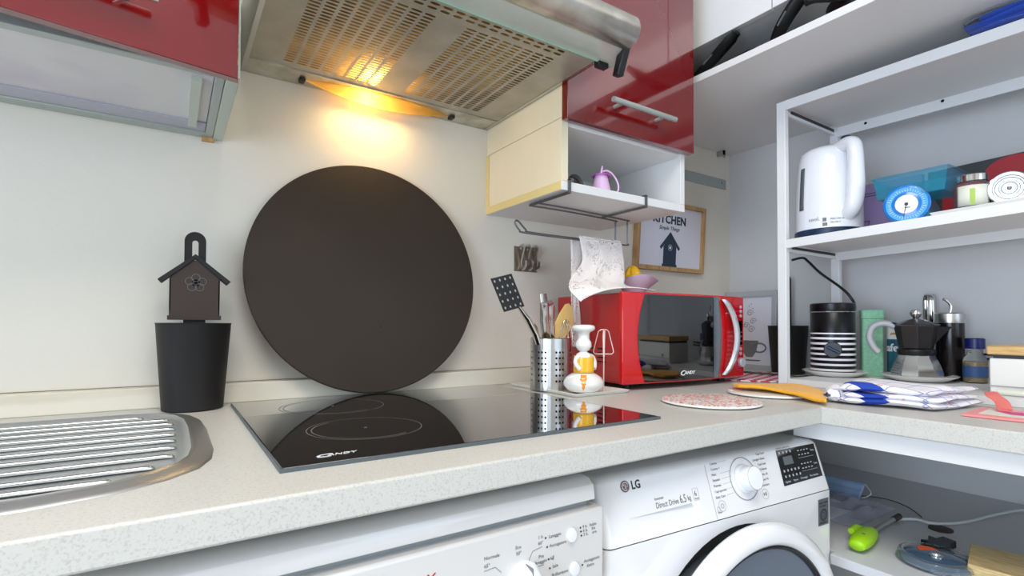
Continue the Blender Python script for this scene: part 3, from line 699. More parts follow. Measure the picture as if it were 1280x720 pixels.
for x in (lx0-0.004, lx1+0.004): B(G().box(x-0.006, x+0.006, -0.040, -0.020, hz-0.006, hz+0.001), 'lens_clip', 'clip_dark', t, bevel=0.002)
# perforated filter panels
yr, yfv = -0.074, -0.408
def panel(x0, x1, us, nrow, y0, y1, nm):
    vs_ = [y0+(y1-y0)*i/nrow for i in range(nrow+1)]
    g = G(); g.perf(us, vs_, lambda i, j: True, lambda u, v: (u, v, hz), 0.40, 0.27, 4, 3.0)
    g.box(x0, us[0], y1, y0, hz, hz+0.0001).box(us[-1], x1, y1, y0, hz, hz+0.0001)
    return B(g, nm, 'hood_panel', t, smooth=False)
u1 = [0.176+0.0246*i for i in range(9)]; u2 = [0.428+0.0250*i for i in range(9)]
panel(a0+0.008, 0.3985, u1, 30, -0.094, -0.402, 'filter_panel')
panel(0.3985, a1-0.010, u2, 30, -0.094, -0.402, 'filter_panel')
g = G().box(a0+0.008, a1-0.010, -0.094, -0.0735, hz, hz+0.0002)
u3 = [0.150+0.0240*i for i in range(21)]
g.perf(u3, [-0.412, -0.4245, -0.437], lambda i, j: True, lambda u, v: (u, v, hz), 0.36, 0.26, 4, 3.0)
g.box(a0+0.008, 0.150, -0.437, -0.412, hz, hz+0.0002).box(u3[-1], a1-0.010, -0.437, -0.412, hz, hz+0.0002)
g.box(a0+0.008, a1-0.010, -0.412, -0.402, hz, hz+0.0002).box(a0+0.008, a1-0.010, -0.445, -0.437, hz, hz+0.0002)
B(g, 'front_grille', 'hood_panel', t, smooth=False)
B(G().box(a0+0.004, a1-0.004, -0.443, -0.004, hz+0.030, hz+0.034), 'grease_filter', 'filter_lampglow', t)
# pull-out visor: glass, rounded handle tube, end brackets
B(G().box(0.075, 0.735, -0.4520, -0.4495, 1.5775, 1.5835), 'glass_edge', 'glass_edge', t, label='green glass edge')
B(G().hexa([(0.075, -0.452, 1.578), (0.735, -0.452, 1.578), (0.735, -0.508, 1.600), (0.075, -0.508, 1.600), (0.075, -0.450, 1.583), (0.735, -0.450, 1.583), (0.735, -0.506, 1.605), (0.075, -0.506, 1.605)]), 'visor_glass', 'glass_green', t)
cy_, cz_ = -0.500, 1.622; rc = 0.030
g = G().lathe([(0.0, -0.001), (rc-0.003, 0), (rc, 0.004), (rc, 0.657), (rc-0.003, 0.661), (0, 0.662)], (0.072, cy_, cz_), 40, (1, 0, 0))
B(g, 'front_tube', 'steel_dirty', t)
for x in (0.722, 0.075):
    g = G().hexa([(x, -0.478, 1.600), (x+0.016, -0.478, 1.600), (x+0.016, -0.462, 1.552), (x, -0.462, 1.552), (x, -0.500, 1.606), (x+0.016, -0.500, 1.606), (x+0.016, -0.478, 1.549), (x, -0.478, 1.549)])
    g.box(x-0.028, x-0.002, -0.455, -0.440, 1.570, 1.584)
    B(g, 'end_bracket', 'black_plastic', t, bevel=0.0015)
L = bpy.data.lights.new('hood_lamp_light', 'AREA'); L.shape = 'RECTANGLE'; L.size = 0.15; L.size_y = 0.04; L.energy = HOOD_LAMP; L.color = (1.0, 0.66, 0.27)
lo = bpy.data.objects.new('hood_lamp_light', L); COL.objects.link(lo); lo.location = (0.380, -0.056, hz-0.030); lo.rotation_euler = (0, 0, 0)
L2 = bpy.data.lights.new('hood_inner_light', 'POINT'); L2.energy = 1.3; L2.color = (1.0, 0.72, 0.36); L2.shadow_soft_size = 0.02
lo = bpy.data.objects.new('hood_inner_light', L2); COL.objects.link(lo); lo.location = (0.370, -0.070, hz+0.010)

# ------------------------------------------------------------------ right wall cabinet + open box shelf below
t = T('wall_cabinet', 'red-doored wall cabinet right of the hood with a steel bar handle', 'cabinet', (0.915, -0.16, 1.51), w=True)
B(G().box(0.708, 0.726, -0.322, 0, 1.515, 2.14).box(1.105, 1.123, -0.322, 0, 1.515, 2.14).box(0.726, 1.105, -0.322, 0, 1.515, 1.531).box(0.726, 1.105, -0.322, 0, 2.12, 2.14).box(0.726, 1.105, -0.01, 0, 1.531, 2.12), 'carcass', 'cream_lam', t, bevel=0.0008)
d1 = B(G().box(0.706, 1.131, -0.344, -0.324, 1.506, 2.13), 'door', 'red_gloss', t, bevel=0.0012)
g = G().cyl((0.812, -0.374, 1.561), (1.022, -0.374, 1.561), 0.0062, 20)
for x in (0.845, 0.985): g.cyl((x, -0.344, 1.561), (x, -0.374, 1.561), 0.0045, 14)
B(g, 'handle', 'aluminium', d1)
t = T('box_shelf', 'open white box shelf fixed under the right red cabinet', 'shelf', (0.915, -0.16, 1.355), w=True)
B(G().box(0.708, 0.726, -0.322, -0.012, 1.375, 1.514), 'side_panel', 'cream_lam', t, bevel=0.0008)
B(G().box(0.7065, 0.708, -0.012, 0, 1.357, 1.514), 'edge_strip', 'yellowed', t)
B(G().box(1.105, 1.121, -0.322, 0, 1.375, 1.514), 'side_panel', 'white_lam', t, bevel=0.0008)
B(G().box(0.726, 1.105, -0.318, 0, 1.499, 1.514), 'top_panel', 'white_lam', t)
B(G().box(0.726, 1.105, -0.008, 0, 1.375, 1.499), 'back_panel', 'white_lam', t)
B(G().box(0.7075, 1.121, -0.322, 0, 1.355, 1.3748), 'bottom_panel', 'white_lam', t, bevel=0.001)
B(G().box(0.7062, 0.7074, -0.321, 0, 1.3555, 1.3745), 'edge_strip', 'yellowed', t, label='yellowed edge banding')

# kitchen roll holder of bent wire, clipped over the box shelf
t = T('wire_roll_holder', 'grey wire roll holder clipped under the open box shelf', 'holder', (0.88, -0.25, 1.30), w=True)
for x in (0.728, 0.972):
    B(G().box(x-0.004, x+0.004, -0.3255, -0.3235, 1.350, 1.379).box(x-0.004, x+0.004, -0.3255, -0.300, 1.377, 1.379), 'shelf_clip', 'grey_wire', t)
zz = 1.3505
g = G()
for dx in (-0.003, 0.003):
    g.tube([(0.728+dx, -0.324, zz), (0.728+dx, -0.176+dx, zz)], 0.0022, 8).tube([(0.972+dx, -0.324, zz), (0.972+dx, -0.172, zz)], 0.0022, 8)
g.tube(smoothpts([(0.728, -0.172, zz), (0.85, -0.172, zz), (1.028, -0.156, zz), (1.034, -0.156, zz-0.006), (1.034, -0.156, 1.296)], 4), 0.0022, 8)
g.tube(smoothpts([(0.728, -0.204, zz), (0.85, -0.200, zz), (1.052, -0.178, zz), (1.058, -0.178, zz-0.006), (1.058, -0.178, 1.284)], 4), 0.0022, 8)
B(g, 'upper_frame', 'grey_wire', t)
g = G().tube(smoothpts([(1.034, -0.156, 1.296), (1.03, -0.158, 1.287), (0.90, -0.16, 1.2865), (0.74, -0.163, 1.287), (0.722, -0.165, 1.292), (0.700, -0.168, 1.308), (0.688, -0.172, 1.309), (0.684, -0.176, 1.300), (0.694, -0.179, 1.286), (0.715, -0.180, 1.2805), (0.90, -0.180, 1.2795), (1.05, -0.178, 1.281), (1.058, -0.178, 1.286)], 6), 0.0023, 8)
B(g, 'roll_rod', 'grey_wire', t)

# ------------------------------------------------------------------ steel hook plate
t = T('hook_plate', 'square brown-steel plate with three hooks stuck to the wall', 'hook', (0.836, 0, 1.208), w=True)
B(G().box(0.797, 0.876, -0.0025, -0.0002, 1.209, 1.279), 'plate', 'steel_dark', t, bevel=0.0008)
for x in (0.816, 0.838, 0.862):
    P = smoothpts([(x, -0.003, 1.272), (x, -0.008, 1.279), (x, -0.022, 1.276), (x, -0.012, 1.250), (x, -0.006, 1.228), (x, -0.016, 1.216), (x, -0.030, 1.222), (x, -0.032, 1.236)], 5)
    B(G().tube(P, 0.006, 8, flat=0.22), 'hook', 'steel', t)

# ------------------------------------------------------------------ big round black board
Rb = 0.263; th_ = 0.007
o = B(G().lathe([(0, 0), (Rb-0.002, 0), (Rb, 0.002), (Rb, th_-0.002), (Rb-0.002, th_), (0, th_)], (0, 0, 0), 128), 'round_board', 'board_black', smooth=True)
tilt = math.radians(7.8)
o.rotation_euler = (PI/2-tilt, 0, 0)
o.location = (0.3835, -0.0165-0.0, 0.0)
cz2 = 0.9052+Rb*math.cos(tilt)+0.0005; o.location = (0.381, -0.001-Rb*math.sin(tilt)-0.0, cz2)
tag(o, 'large round matt black board leaning on the wall behind the hob', 'board')
me = G().lathe([(0, 0), (0.002, 0), (0.0015, 0.0008), (0, 0.001)], (0.015, -0.115, th_), 12); B(me, 'centre_pin', 'hole', o)

# ------------------------------------------------------------------ birdhouse holders
def birdhouse_holder(name, label, loc, house=True, rz=0):
    t = T(name, label, 'holder', loc, rz)
    prof = [(0, 0), (0.046, 0), (0.0495, 0.002), (0.0605, 0.157), (0.0615, 0.1585), (0.0600, 0.1595), (0.0585, 0.158), (0.048, 0.006), (0, 0.006)]
    B(G().lathe(prof, (0, 0, 0), 56), 'pot', 'black_matte', t, sharp=50)
    # back plate with rounded top and slot
    w = 0.0175; top = 0.331; sl0, sl1, sw = 0.292, 0.315, 0.005
    out = [(w, 0.10)]+[(w*math.cos(a), top-w+w*math.sin(a)) for a in [PI*i/16 for i in range(17)]]+[(-w, 0.10)]
    inn = [(sw, sl0-0.02)]+[(sw*math.cos(a), sl1-sw+sw*math.sin(a)) for a in [PI*i/16 for i in range(17)]]+[(-sw, sl0-0.02)]
    g = G(); n = len(out)
    for y0 in (0.010, 0.014):
        g.add([(x, y0, z) for x, z in out]+[(x, y0, z) for x, z in inn], [(i, i+1, n+i+1, n+i) for i in range(n-1)]+[(0, n, 2*n-1, n-1)])
    g.add([(x, y, z) for y in (0.010, 0.014) for x, z in out], [(i, i+1, n+i+1, n+i) for i in range(n-1)])
    g.add([(x, y, z) for y in (0.010, 0.014) for x, z in inn], [(i, i+1, n+i+1, n+i) for i in range(n-1)])
    B(g, 'back_plate', 'black_matte', t)
    if house:
        hb, hw, hr, apex = 0.168, 0.040, 0.232, 0.287
        f2 = lambda a, b, d: (a, -0.008+d, b)
        # house front with a round hole made as a ring fan
        g = G()
        outline = [(-hw, hb), (hw, hb), (hw, hr+0.01), (0, apex-0.008), (-hw, hr+0.01)]
        N2 = 30; hc = (0.001, 0.2335); hr_ = 0.0065; inner2 = []; outer2 = []
        for k in range(N2):
            a = 2*PI*k/N2; d = Vector((math.cos(a), math.sin(a))); best = 9
            for i in range(5):
                p = Vector(outline[i]); q = Vector(outline[(i+1) % 5]); e = q-p; den = d.x*e.y-d.y*e.x
                if abs(den) < 1e-9: continue
                w_ = p-Vector(hc); s = (w_.x*e.y-w_.y*e.x)/den; u = (w_.x*d.y-w_.y*d.x)/den
                if s > 0 and -1e-6 <= u <= 1+1e-6: best = min(best, s)
            outer2.append((hc[0]+d.x*best, hc[1]+d.y*best)); inner2.append((hc[0]+d.x*hr_, hc[1]+d.y*hr_))
        for dep in (0.0, 0.004):
            g.add([f2(a, b, dep) for a, b in outer2]+[f2(a, b, dep) for a, b in inner2], [(k, (k+1) % N2, N2+(k+1) % N2, N2+k) for k in range(N2)])
        g.add([f2(a, b, dep) for dep in (0.0, 0.004) for a, b in inner2], [(k, (k+1) % N2, N2+(k+1) % N2, N2+k) for k in range(N2)])
        g.prism([(-hw, hb), (-hw+0.002, hb), (-hw+0.002, hr+0.008), (-hw, hr+0.008)], f2, 0, 0.02).prism([(hw-0.002, hb), (hw, hb), (hw, hr+0.008), (hw-0.002, hr+0.008)], f2, 0, 0.02)
        g.prism([(-hw-0.0025, hb-0.003), (hw+0.0025, hb-0.003), (hw+0.0025, hb+0.005), (-hw-0.0025, hb+0.005)], f2, -0.003, 0.02)
        h = B(g, 'house_front', 'brown_black', t, smooth=False)
        g = G()
        for s in (-1, 1):
            P = [(0, apex), (s*0.058, 0.238), (s*0.052, 0.2315), (0, apex-0.0085)]
            g.prism(P, f2, -0.004, 0.020)
        B(g, 'roof', 'black_matte', t, smooth=False, bevel=0.0008)
        g = G()
        for k in range(5):
            a = PI/2+2*PI*k/5; ring(g, 0.0068, 0.0007, (hc[0]+0.0095*math.cos(a), -0.0084, hc[1]+0.0085*math.sin(a)), 0, 20, (0, -1, 0), a-PI/2-0.75, a-PI/2+0.75+PI*0+0) if False else ring(g, 0.0068, 0.0006, (hc[0]+0.0105*math.cos(a), -0.0084, hc[1]+0.0095*math.sin(a)), 0, 20, (0, -1, 0))
        B(g, 'flower_outline', 'print_grey', h)
        B(G().box(-0.0175, 0.0175, -0.004, 0.012, 0.150, 0.170), 'stem', 'black_matte', t)
    return t
birdhouse_holder('birdhouse_holder', 'black birdhouse and pot holder standing on the worktop left of the round board', (0.036, -0.070, 0.9))
birdhouse_holder('tall_back_pot', 'black pot with a tall rounded back, half hidden behind the white shelf post', (1.728, -0.262, 0.9), house=False, rz=-0.6)

# ------------------------------------------------------------------ tray and things on it
t = T('serving_tray', 'narrow cream tray beside the hob carrying utensil pot and egg cook', 'tray', (0.81, -0.21, 0.9), w=True)
TR = [(0.731, -0.341), (0.898, -0.341), (0.889, -0.076), (0.733, -0.076)]
def quad_inset(P, d):
    c = Vector((sum(p[0] for p in P)/4, sum(p[1] for p in P)/4)); return [tuple(Vector(p)+Vector((d*(1 if p[0] < c.x else -1), d*(1 if p[1] < c.y else -1)))) for p in P]
A = TR; A0 = quad_inset(TR, 0.008); A1 = quad_inset(TR, 0.004); A2 = quad_inset(TR, 0.013)
g = G(); band(g, A0, A, 0.9002, 0.908); band(g, A, A1, 0.908, 0.9085); band(g, A1, A2, 0.9085, 0.9035)
g.add([(x, y, 0.9035) for x, y in A2], [(0, 1, 2, 3)]); g.add([(x, y, 0.9002) for x, y in A0], [(3, 2, 1, 0)])
B(g, 'tray_body', 'china_tray', t)
# perforated utensil pot
uc = (0.771, -0.203); ur = 0.0490; uh = 0.122; uz = 0.9037
t = T('utensil_pot', 'round steel utensil pot pierced with rows of holes', 'pot', (uc[0], uc[1], uz))
ncol = 36; us = [2*PI*i/ncol for i in range(ncol+1)]
vs_ = [0.0, 0.016]+[0.016+0.0135*(i+1) for i in range(6)]+[uh]
g = G(); g.perf(us, vs_, lambda i, j: 1 <= j <= 6 and i % 5 in (0, 1, 2), lambda u, v: (ur*math.cos(u-1.0), ur*math.sin(u-1.0), v), 0.30, 0.20, 4)
g.lathe([(0, 0.001), (ur, 0.0)], (0, 0, 0), 36)
B(g, 'pierced_wall', 'steel_brushed_v', t, solid=0.0012, smooth=False)
g = G().openlathe([(ur, uh), (ur+0.0015, uh+0.001), (ur+0.0005, uh+0.0022), (ur-0.001, uh)], (0, 0, 0), 48)
B(g, 'rolled_rim', 'steel_polish', t)
g = G().lathe([(ur-0.004, 0.004), (ur-0.003, 0.1)], (0, 0, 0), 32)
B(G().openlathe([(ur-0.006, 0.004), (ur-0.006, 0.10)], (0, 0, 0), 32), 'inner_shade', 'hole', t)  # added black sleeve: shade inside the pot, seen through the holes
def util(name, label, cat, loc): return T(name, label, cat, loc, w=True)
UZ = uz+uh
# slotted turner
t = util('slotted_turner', 'black pierced turner with steel handle leaning out of the utensil pot', 'utensil', (0.735, -0.215, 0.95))
ux = Vector((0.052, -0.004, 0.014)); uv = Vector((0.036, 0, -0.073)); o0 = Vector((0.588, -0.222, 1.160))
nu, nv = 4, 5
g = G().perf([i/nu for i in range(nu+1)], [j/nv for j in range(nv+1)], lambda i, j: True, lambda u, v: o0+ux*u+uv*v, 0.20, 0.20, 4)
B(g, 'blade', 'black_plastic', t, solid=0.0025, smooth=False)
B(G().tube([(0.662, -0.2235, 1.100), (0.690, -0.219, 1.072), (0.716, -0.215, 1.036), (0.752, -0.208, 0.960)], [0.006, 0.0105, 0.0105, 0.008], 12, flat=0.5), 'handle', 'steel_polish', t)
t = util('tongs', 'steel tongs standing closed in the utensil pot, lit gold on top', 'utensil', (0.765, -0.20, 0.95))
for s in (-1, 1):
    B(G().tube([(0.742+0.012*s+0.004, -0.222+0.004*s, 1.108-0.003*s), (0.752+0.011*s, -0.214+0.004*s, 1.07), (0.768+0.006*s, -0.204, 1.00), (0.775+0.003*s, -0.20, 0.94)], [0.0055, 0.006, 0.005, 0.004], 14, flat=2.3), 'arm', 'steel_polish', t, sharp=70)
B(G().cyl((0.728, -0.226, 1.103), (0.762, -0.218, 1.113), 0.006, 14), 'hinge', 'steel_polish', t)
t = util('steel_spoon', 'steel spoon handle upright at the back of the utensil pot', 'utensil', (0.775, -0.19, 0.95))
B(G().tube([(0.765, -0.180, 1.135), (0.768, -0.182, 1.11), (0.773, -0.186, 1.04), (0.775, -0.190, 0.94)], [0.0035, 0.0040, 0.003, 0.002], 12, flat=2.8), 'handle', 'steel', t)
t = util('wooden_spatula', 'pale wooden spatula blade standing in the utensil pot', 'utensil', (0.80, -0.20, 0.95))
pts = [(0.790, 1.020), (0.782, 1.055), (0.800, 1.085), (0.820, 1.110), (0.832, 1.112), (0.842, 1.100), (0.846, 1.060), (0.820, 1.030), (0.806, 1.00)]
g = G().prism(pts, lambda a, b, d: (a-0.008, -0.212+d+(b-1.0)*0.02, b), 0, 0.004); B(g, 'blade', 'wood_light', t, bevel=0.0012)
B(G().tube([(0.797, -0.208, 1.02), (0.788, -0.204, 0.93)], 0.006, 10), 'handle', 'wood_light', t)
t = util('dark_utensil', 'short dark knobbed utensil end poking up at the left of the pot', 'utensil', (0.745, -0.20, 0.95))
B(G().tube([(0.737, -0.176, 1.060), (0.740, -0.178, 1.052), (0.748, -0.184, 1.02), (0.755, -0.19, 0.94)], [0.005, 0.007, 0.005, 0.004], 10), 'knob_handle', 'steel_dirty', t)
t = util('balloon_whisk', 'steel wire whisk head standing in the right of the pot', 'whisk', (0.80, -0.225, 0.95))
g = G()
for k in range(5):
    a = PI*k/5; P = []
    for i in range(17):
        s = i/16*PI; rr = 0.018*math.sin(s)*(1 if True else 0); sg = 1
        h = 1.072-0.052*(1-math.sin(s/1.0) if False else (abs(s-PI/2)/(PI/2))**1.6)
        w = 0.018*math.cos(s)*(0.35+0.65*math.sin(s)) if False else 0.017*math.cos(s)
        P.append((0.803+w*math.cos(a), -0.222+w*math.sin(a)*0.8, h))
    g.tube(P, 0.0007, 5)
B(g, 'wire_loops', 'steel_polish', t); B(G().tube([(0.803, -0.222, 1.022), (0.797, -0.218, 0.94)], 0.005, 10), 'handle', 'steel_polish', t)

# ------------------------------------------------------------------ egg cook figure
t = T('cook_figurine', 'white china cook in a yellow apron sitting out of a cracked egg', 'figurine', (0.789, -0.302, 0.9037))
B(G().lathe([(0, 0), (0.018, 0.0005), (0.036, 0.006), (0.0455, 0.018), (0.046, 0.026), (0.040, 0.036), (0.028, 0.044), (0.016, 0.048), (0, 0.049)], (0, 0, 0), 48), 'egg_shell', 'ceramic', t)
g = G().lathe([(0.014, 0.040), (0.021, 0.050), (0.0215, 0.066), (0.020, 0.080), (0.016, 0.089), (0.009, 0.093), (0.0085, 0.096)], (0, 0, 0), 36)
g.lathe([(0.002, 0.094), (0.013, 0.097), (0.0185, 0.106), (0.0178, 0.115), (0.014, 0.121), (0.013, 0.124), (0.0135, 0.136), (0.016, 0.139), (0.0245, 0.143), (0.0265, 0.1485), (0.0245, 0.1535), (0.016, 0.1555), (0, 0.156)], (0, 0, 0), 36)
for s in (-1, 1):
    g.tube(smoothpts([(s*0.015, -0.004, 0.085), (s*0.024, -0.004, 0.081), (s*0.0285, -0.005, 0.071), (s*0.0255, -0.009, 0.061), (s*0.021, -0.012, 0.055)], 4), [0.005]*17, 12)
B(g, 'cook_body', 'ceramic', t, sharp=60)
# view direction of the figure: towards the camera
fa = math.atan2(-1.2+0.302, 0-0.789)
def wrap(r0, a, z): return (r0*math.cos(fa+a), r0*math.sin(fa+a), z)
def apron(u, v):
    a = (u-0.5)*2.7; z = 0.047+0.039*v; r = 0.0228 if z < 0.07 else 0.0228-(z-0.07)*0.10
    if v > 0.99: z -= 0.008*(1-abs(u-0.5)*2)
    return wrap(r+0.0006, a, z)
B(G().grid(apron, 20, 8), 'apron', 'egg_yellow', t, solid=0.0012)
zig = [(0.28, 0.0435), (0.20, 0.038), (0.24, 0.035), (0.13, 0.030), (0.17, 0.026), (0.06, 0.021), (0.09, 0.017), (0.0, 0.009), (-0.09, 0.016), (-0.05, 0.021), (-0.16, 0.026), (-0.12, 0.030), (-0.24, 0.034), (-0.20, 0.038), (-0.28, 0.0435)]
def er(z):
    pr = [(0.0455, 0.018), (0.046, 0.026), (0.040, 0.036), (0.028, 0.044)]
    if z <= 0.018: return 0.036+(0.0455-0.036)*max(0, (z-0.006)/0.012)
    for (r0, z0), (r1, z1) in zip(pr, pr[1:]):
        if z <= z1: return r0+(r1-r0)*(z-z0)/(z1-z0)
    return 0.028
g = G(); vs = [wrap(er(z)+0.0010, a*0.8, z) for a, z in zig]; n = len(vs); ctr = [wrap(er(z)+0.0012, 0, z) for z in (0.042, 0.036, 0.028, 0.020)]
for i in range(7):
    j = n-1-i; g.add([vs[i], vs[i+1], vs[j-1], vs[j]], [(0, 1, 2, 3)]) if i < 6 else g.add([vs[i], vs[i+1], vs[j]], [(0, 1, 2)])
B(g, 'yolk_drip', 'egg_orange', t, smooth=False)

# wire beater standing beside the figure
t = T('wire_beater', 'thin pale wire beater standing between egg cook and red microwave', 'whisk', (0.848, -0.305, 0.9037))
g = G().tube([(0, 0, 0.0), (0.001, 0, 0.08)], 0.0016, 10).tube([(0.001, 0, 0.08), (0.001, 0, 0.13), (0.002, 0, 0.142)], [0.0022, 0.0035, 0.0030], 12)
B(g, 'stem', 'pink_wire', t)
u = Vector((math.cos(-0.62), math.sin(-0.62), 0))
P = [u*a+Vector((0, 0, b)) for a, b in ((-0.006, 0.144), (0.007, 0.144), (0.012, 0.140), (0.0225, 0.098), (0.0235, 0.091), (0.019, 0.087), (-0.019, 0.087), (-0.0235, 0.091), (-0.0225, 0.098), (-0.012, 0.140))]
B(G().tube(P, 0.0011, 8, closed=True), 'wire_loop', 'pink_wire', t)

# ------------------------------------------------------------------ microwave (own frame)
MW = T('microwave', 'red microwave oven with dark door glass on the worktop', 'microwave', (0.904, -0.321, 0.902), rz=math.atan2(-0.021, 0.458))
mw, md_, mh = 0.462, 0.285, 0.236; mb = 0.013
g = G().box(0.006, mw-0.004, 0.022, md_, mb, mh); B(g, 'casing', 'red_dark', MW, bevel=0.004, sharp=30)
g = G()
for c_ in range(2):
    for r_ in range(4): g.box(0.0045, 0.0062, 0.078+c_*0.045, 0.108+c_*0.045, 0.062+r_*0.011, 0.0655+r_*0.011)
B(g, 'side_vents', 'hole', MW)
def bow(x):      # outline of the bowed door front
    s = x/mw; return 0.010-0.016*math.sin(PI*s)
def slab(x0, x1, z0, z1, d0, d1, n=14):
    g = G(); vs = []
    for i in range(n+1):
        x = x0+(x1-x0)*i/n; y = bow(x)
        vs += [(x, y-d1, z0), (x, y-d1, z1), (x, y-d0, z1), (x, y-d0, z0)]
    g.add(vs, [(4*i+k, 4*i+4+k, 4*i+4+(k+1) % 4, 4*i+(k+1) % 4) for i in range(n) for k in range(4)]+[(0, 1, 2, 3), tuple(4*n+k for k in (3, 2, 1, 0))])
    return g
B(slab(0, mw, mb, mh+0.002, -0.014, 0.0), 'door_frame', 'red_plastic', MW, bevel=0.003, sharp=40)
# glass with bulging sides
g = G(); nn_ = 24; vs = []
for i in range(nn_+1):
    z = mb+0.004+(mh-mb-0.007)*i/nn_; s = i/nn_; xl = 0.066-0.022*(1-(2*s-1)**2); xr = 0.337+0.012*(1-(2*s-1)**2)
    for j in range(13):
        x = xl+(xr-xl)*j/12; vs.append((x, bow(x)-0.0008, z))
g.add(vs, [(i*13+j, i*13+j+1, (i+1)*13+j+1, (i+1)*13+j) for i in range(nn_) for j in range(12)])
B(g, 'door_glass', 'black_glass', MW, sharp=80)
g = G(); vs = []
for i in range(nn_+1):
    z = mb+0.0045+(mh-mb-0.008)*i/nn_; s = i/nn_; xl = 0.312; xr = 0.331+0.010*(1-(2*s-1)**2)
    for j in range(4):
        x = xl+(xr-xl)*j/3; vs.append((x, bow(x)-0.0014, z))
g.add(vs, [(i*4+j, i*4+j+1, (i+1)*4+j+1, (i+1)*4+j) for i in range(nn_) for j in range(3)])
B(g, 'glass_side_band', 'grey_band', MW, sharp=80)
FM = lambda a, b, d: (a, bow(a)-0.0016-d, b)
g = G(); text_geo(g, 'C', 0.018, FM, 0.180, mb+0.016, 0.0003, sx=1.3, shear=0.25, bold=0.0004); text_geo(g, 'ANDY', 0.0115, FM, 0.196, mb+0.0185, 0.0003, sx=1.15, shear=0.25, bold=0.0003)
B(g, 'logo', 'print_white', MW, smooth=False)
# handle: crescent
P = []; n = 24
for i in range(n+1):
    s = i/n; z = mb+0.010+(mh-mb-0.018)*s; x = 0.356+0.040*(1-(2*s-1)**2); P.append((x, z))
g = G(); vs = []
for i, (x, z) in enumerate(P):
    s = i/n; w = 0.0105 if 0 < i < n else 0.007; y = bow(x)-0.003-0.016*(1-(2*s-1)**2)**0.6
    vs += [(x-w, y, z), (x-w*0.5, y-0.006, z), (x+w*0.5, y-0.006, z), (x+w, y, z), (x+w*0.6, y+0.005, z), (x-w*0.6, y+0.005, z)]
g.add(vs, [(6*i+k, 6*i+6+k, 6*i+6+(k+1) % 6, 6*i+(k+1) % 6) for i in range(n) for k in range(6)]+[tuple(range(6))[::-1], tuple(6*n+k for k in range(6))])
B(g, 'door_handle', 'silver_plastic', MW, sharp=50)
B(slab(0.4155, 0.452, mb+0.088, mb+0.158, 0.0, 0.0012, 4), 'display', 'black_glass', MW)
for x, z in ((0.4450, mb+0.196), (0.4450, mb+0.184), (0.4450, mb+0.171), (0.4430, mb+0.078), (0.4430, mb+0.065)):
    B(G().lathe([(0.0048, 0), (0.0044, 0.002), (0, 0.0028)], (x, bow(x)-0.0002, z), 16, (0, -1, 0)), 'button', 'silver_plastic', MW)
B(G().lathe([(0.0135, 0), (0.013, 0.008), (0.011, 0.010), (0, 0.0105)], (0.443, bow(0.443), mb+0.040), 32, (0, -1, 0)), 'dial', 'silver_plastic', MW)
g = G(); ring(g, 0.018, 0.0012, (0.434, bow(0.434)-0.0012, mb+0.036), 0, 32, (0, -1, 0), math.radians(60), math.radians(300))
for z in (0.196, 0.184, 0.171): 
    for x in (0.418, 0.426, 0.434): g.box(x, x+0.0035, bow(x)-0.0012, bow(x)-0.0002, mb+z-0.0008, mb+z+0.0008)
text_geo(g, 'S', 0.02, FM, 0.425, mb+0.030, 0.0002)
B(g, 'panel_print', 'magenta', MW, smooth=False)
g = G()
for x in (0.05, mw-0.05):
    for y in (0.05, md_-0.03): g.cyl((x, y, -0.0015), (x, y, mb), 0.010)
B(g, 'feet', 'black_plastic', MW)

# ------------------------------------------------------------------ lace cloth over the wire rod
t = T('lace_cloth', 'white crochet lace cloth hanging from the wire rod over the microwave', 'cloth', (0.95, -0.17, 1.29), w=True)
LR = [[(0.882, -0.178, 1.291), (0.955, -0.178, 1.291), (1.034, -0.178, 1.291)],
      [(0.873, -0.200, 1.224), (0.944, -0.203, 1.225), (1.023, -0.200, 1.229)],
      [(0.806, -0.235, 1.173), (0.900, -0.228, 1.180), (0.998, -0.228, 1.184)],
      [(0.774, -0.268, 1.142), (0.866, -0.262, 1.158), (0.985, -0.250, 1.160)],
      [(0.780, -0.302, 1.112), (0.890, -0.300, 1.1465), (1.040, -0.300, 1.1475)]]
def quadr(P, u): a, b, c = (Vector(p) for p in P); return a*(1-u)*(1-2*u)+b*4*u*(1-u)+c*u*(2*u-1)
LC = []
def lace_front(u, v):
    R_ = [quadr(r, u) for r in LR]; k = min(3, int(v*4)); t_ = v*4-k
    p0 = R_[max(k-1, 0)]; p1 = R_[k]; p2 = R_[k+1]; p3 = R_[min(k+2, 4)]
    p = 0.5*((2*p1)+(-p0+p2)*t_+(2*p0-5*p1+4*p2-p3)*t_*t_+(-p0+3*p1-3*p2+p3)*t_**3)
    p.y -= 0.0035*math.sin(u*15+v*3)*min(1, v*2)*(1-0.5*v)
    if v > 0.9 and u > 0.45: p.z = max(p.z, 1.1455)
    return p
B(G().grid(lace_front, 34, 30), 'front_fall', 'lace', t, solid=0.0022, sharp=80)
def lace_top(u, v):
    x0 = 0.893+0.135*u; a = PI*v
    return (x0, -0.172-0.014*math.cos(a)*-1*-1, 1.2855+0.006*math.sin(a))
B(G().grid(lace_top, 20, 8), 'rod_fold', 'lace', t, solid=0.0022)
def lace_back(u, v):
    z = 1.287-0.285*v; w = 0.10*(1-v)**1.0+0.026; x = 0.868-0.004*v+w*u+0.022*(1-v)*(1-u)*0
    return (x if v > 0.15 else x+0.02*(1-v/0.15)*(1-u), -0.158+0.003*math.sin(u*12+v*8), z) if v < 0.45 else (0.872+0.026*u+0.006*math.sin(v*9), -0.158-0.02*(v-0.45)+0.003*math.sin(u*9), z)
def lace_back2(u, v):
    w = 0.105 if v < 0.2 else 0.105-0.079*min(1, (v-0.2)/0.22)
    return (0.870+w*u+0.003*math.sin(v*9), -0.159-0.006*v+0.003*math.sin(u*12+v*8), 1.287-0.285*v)
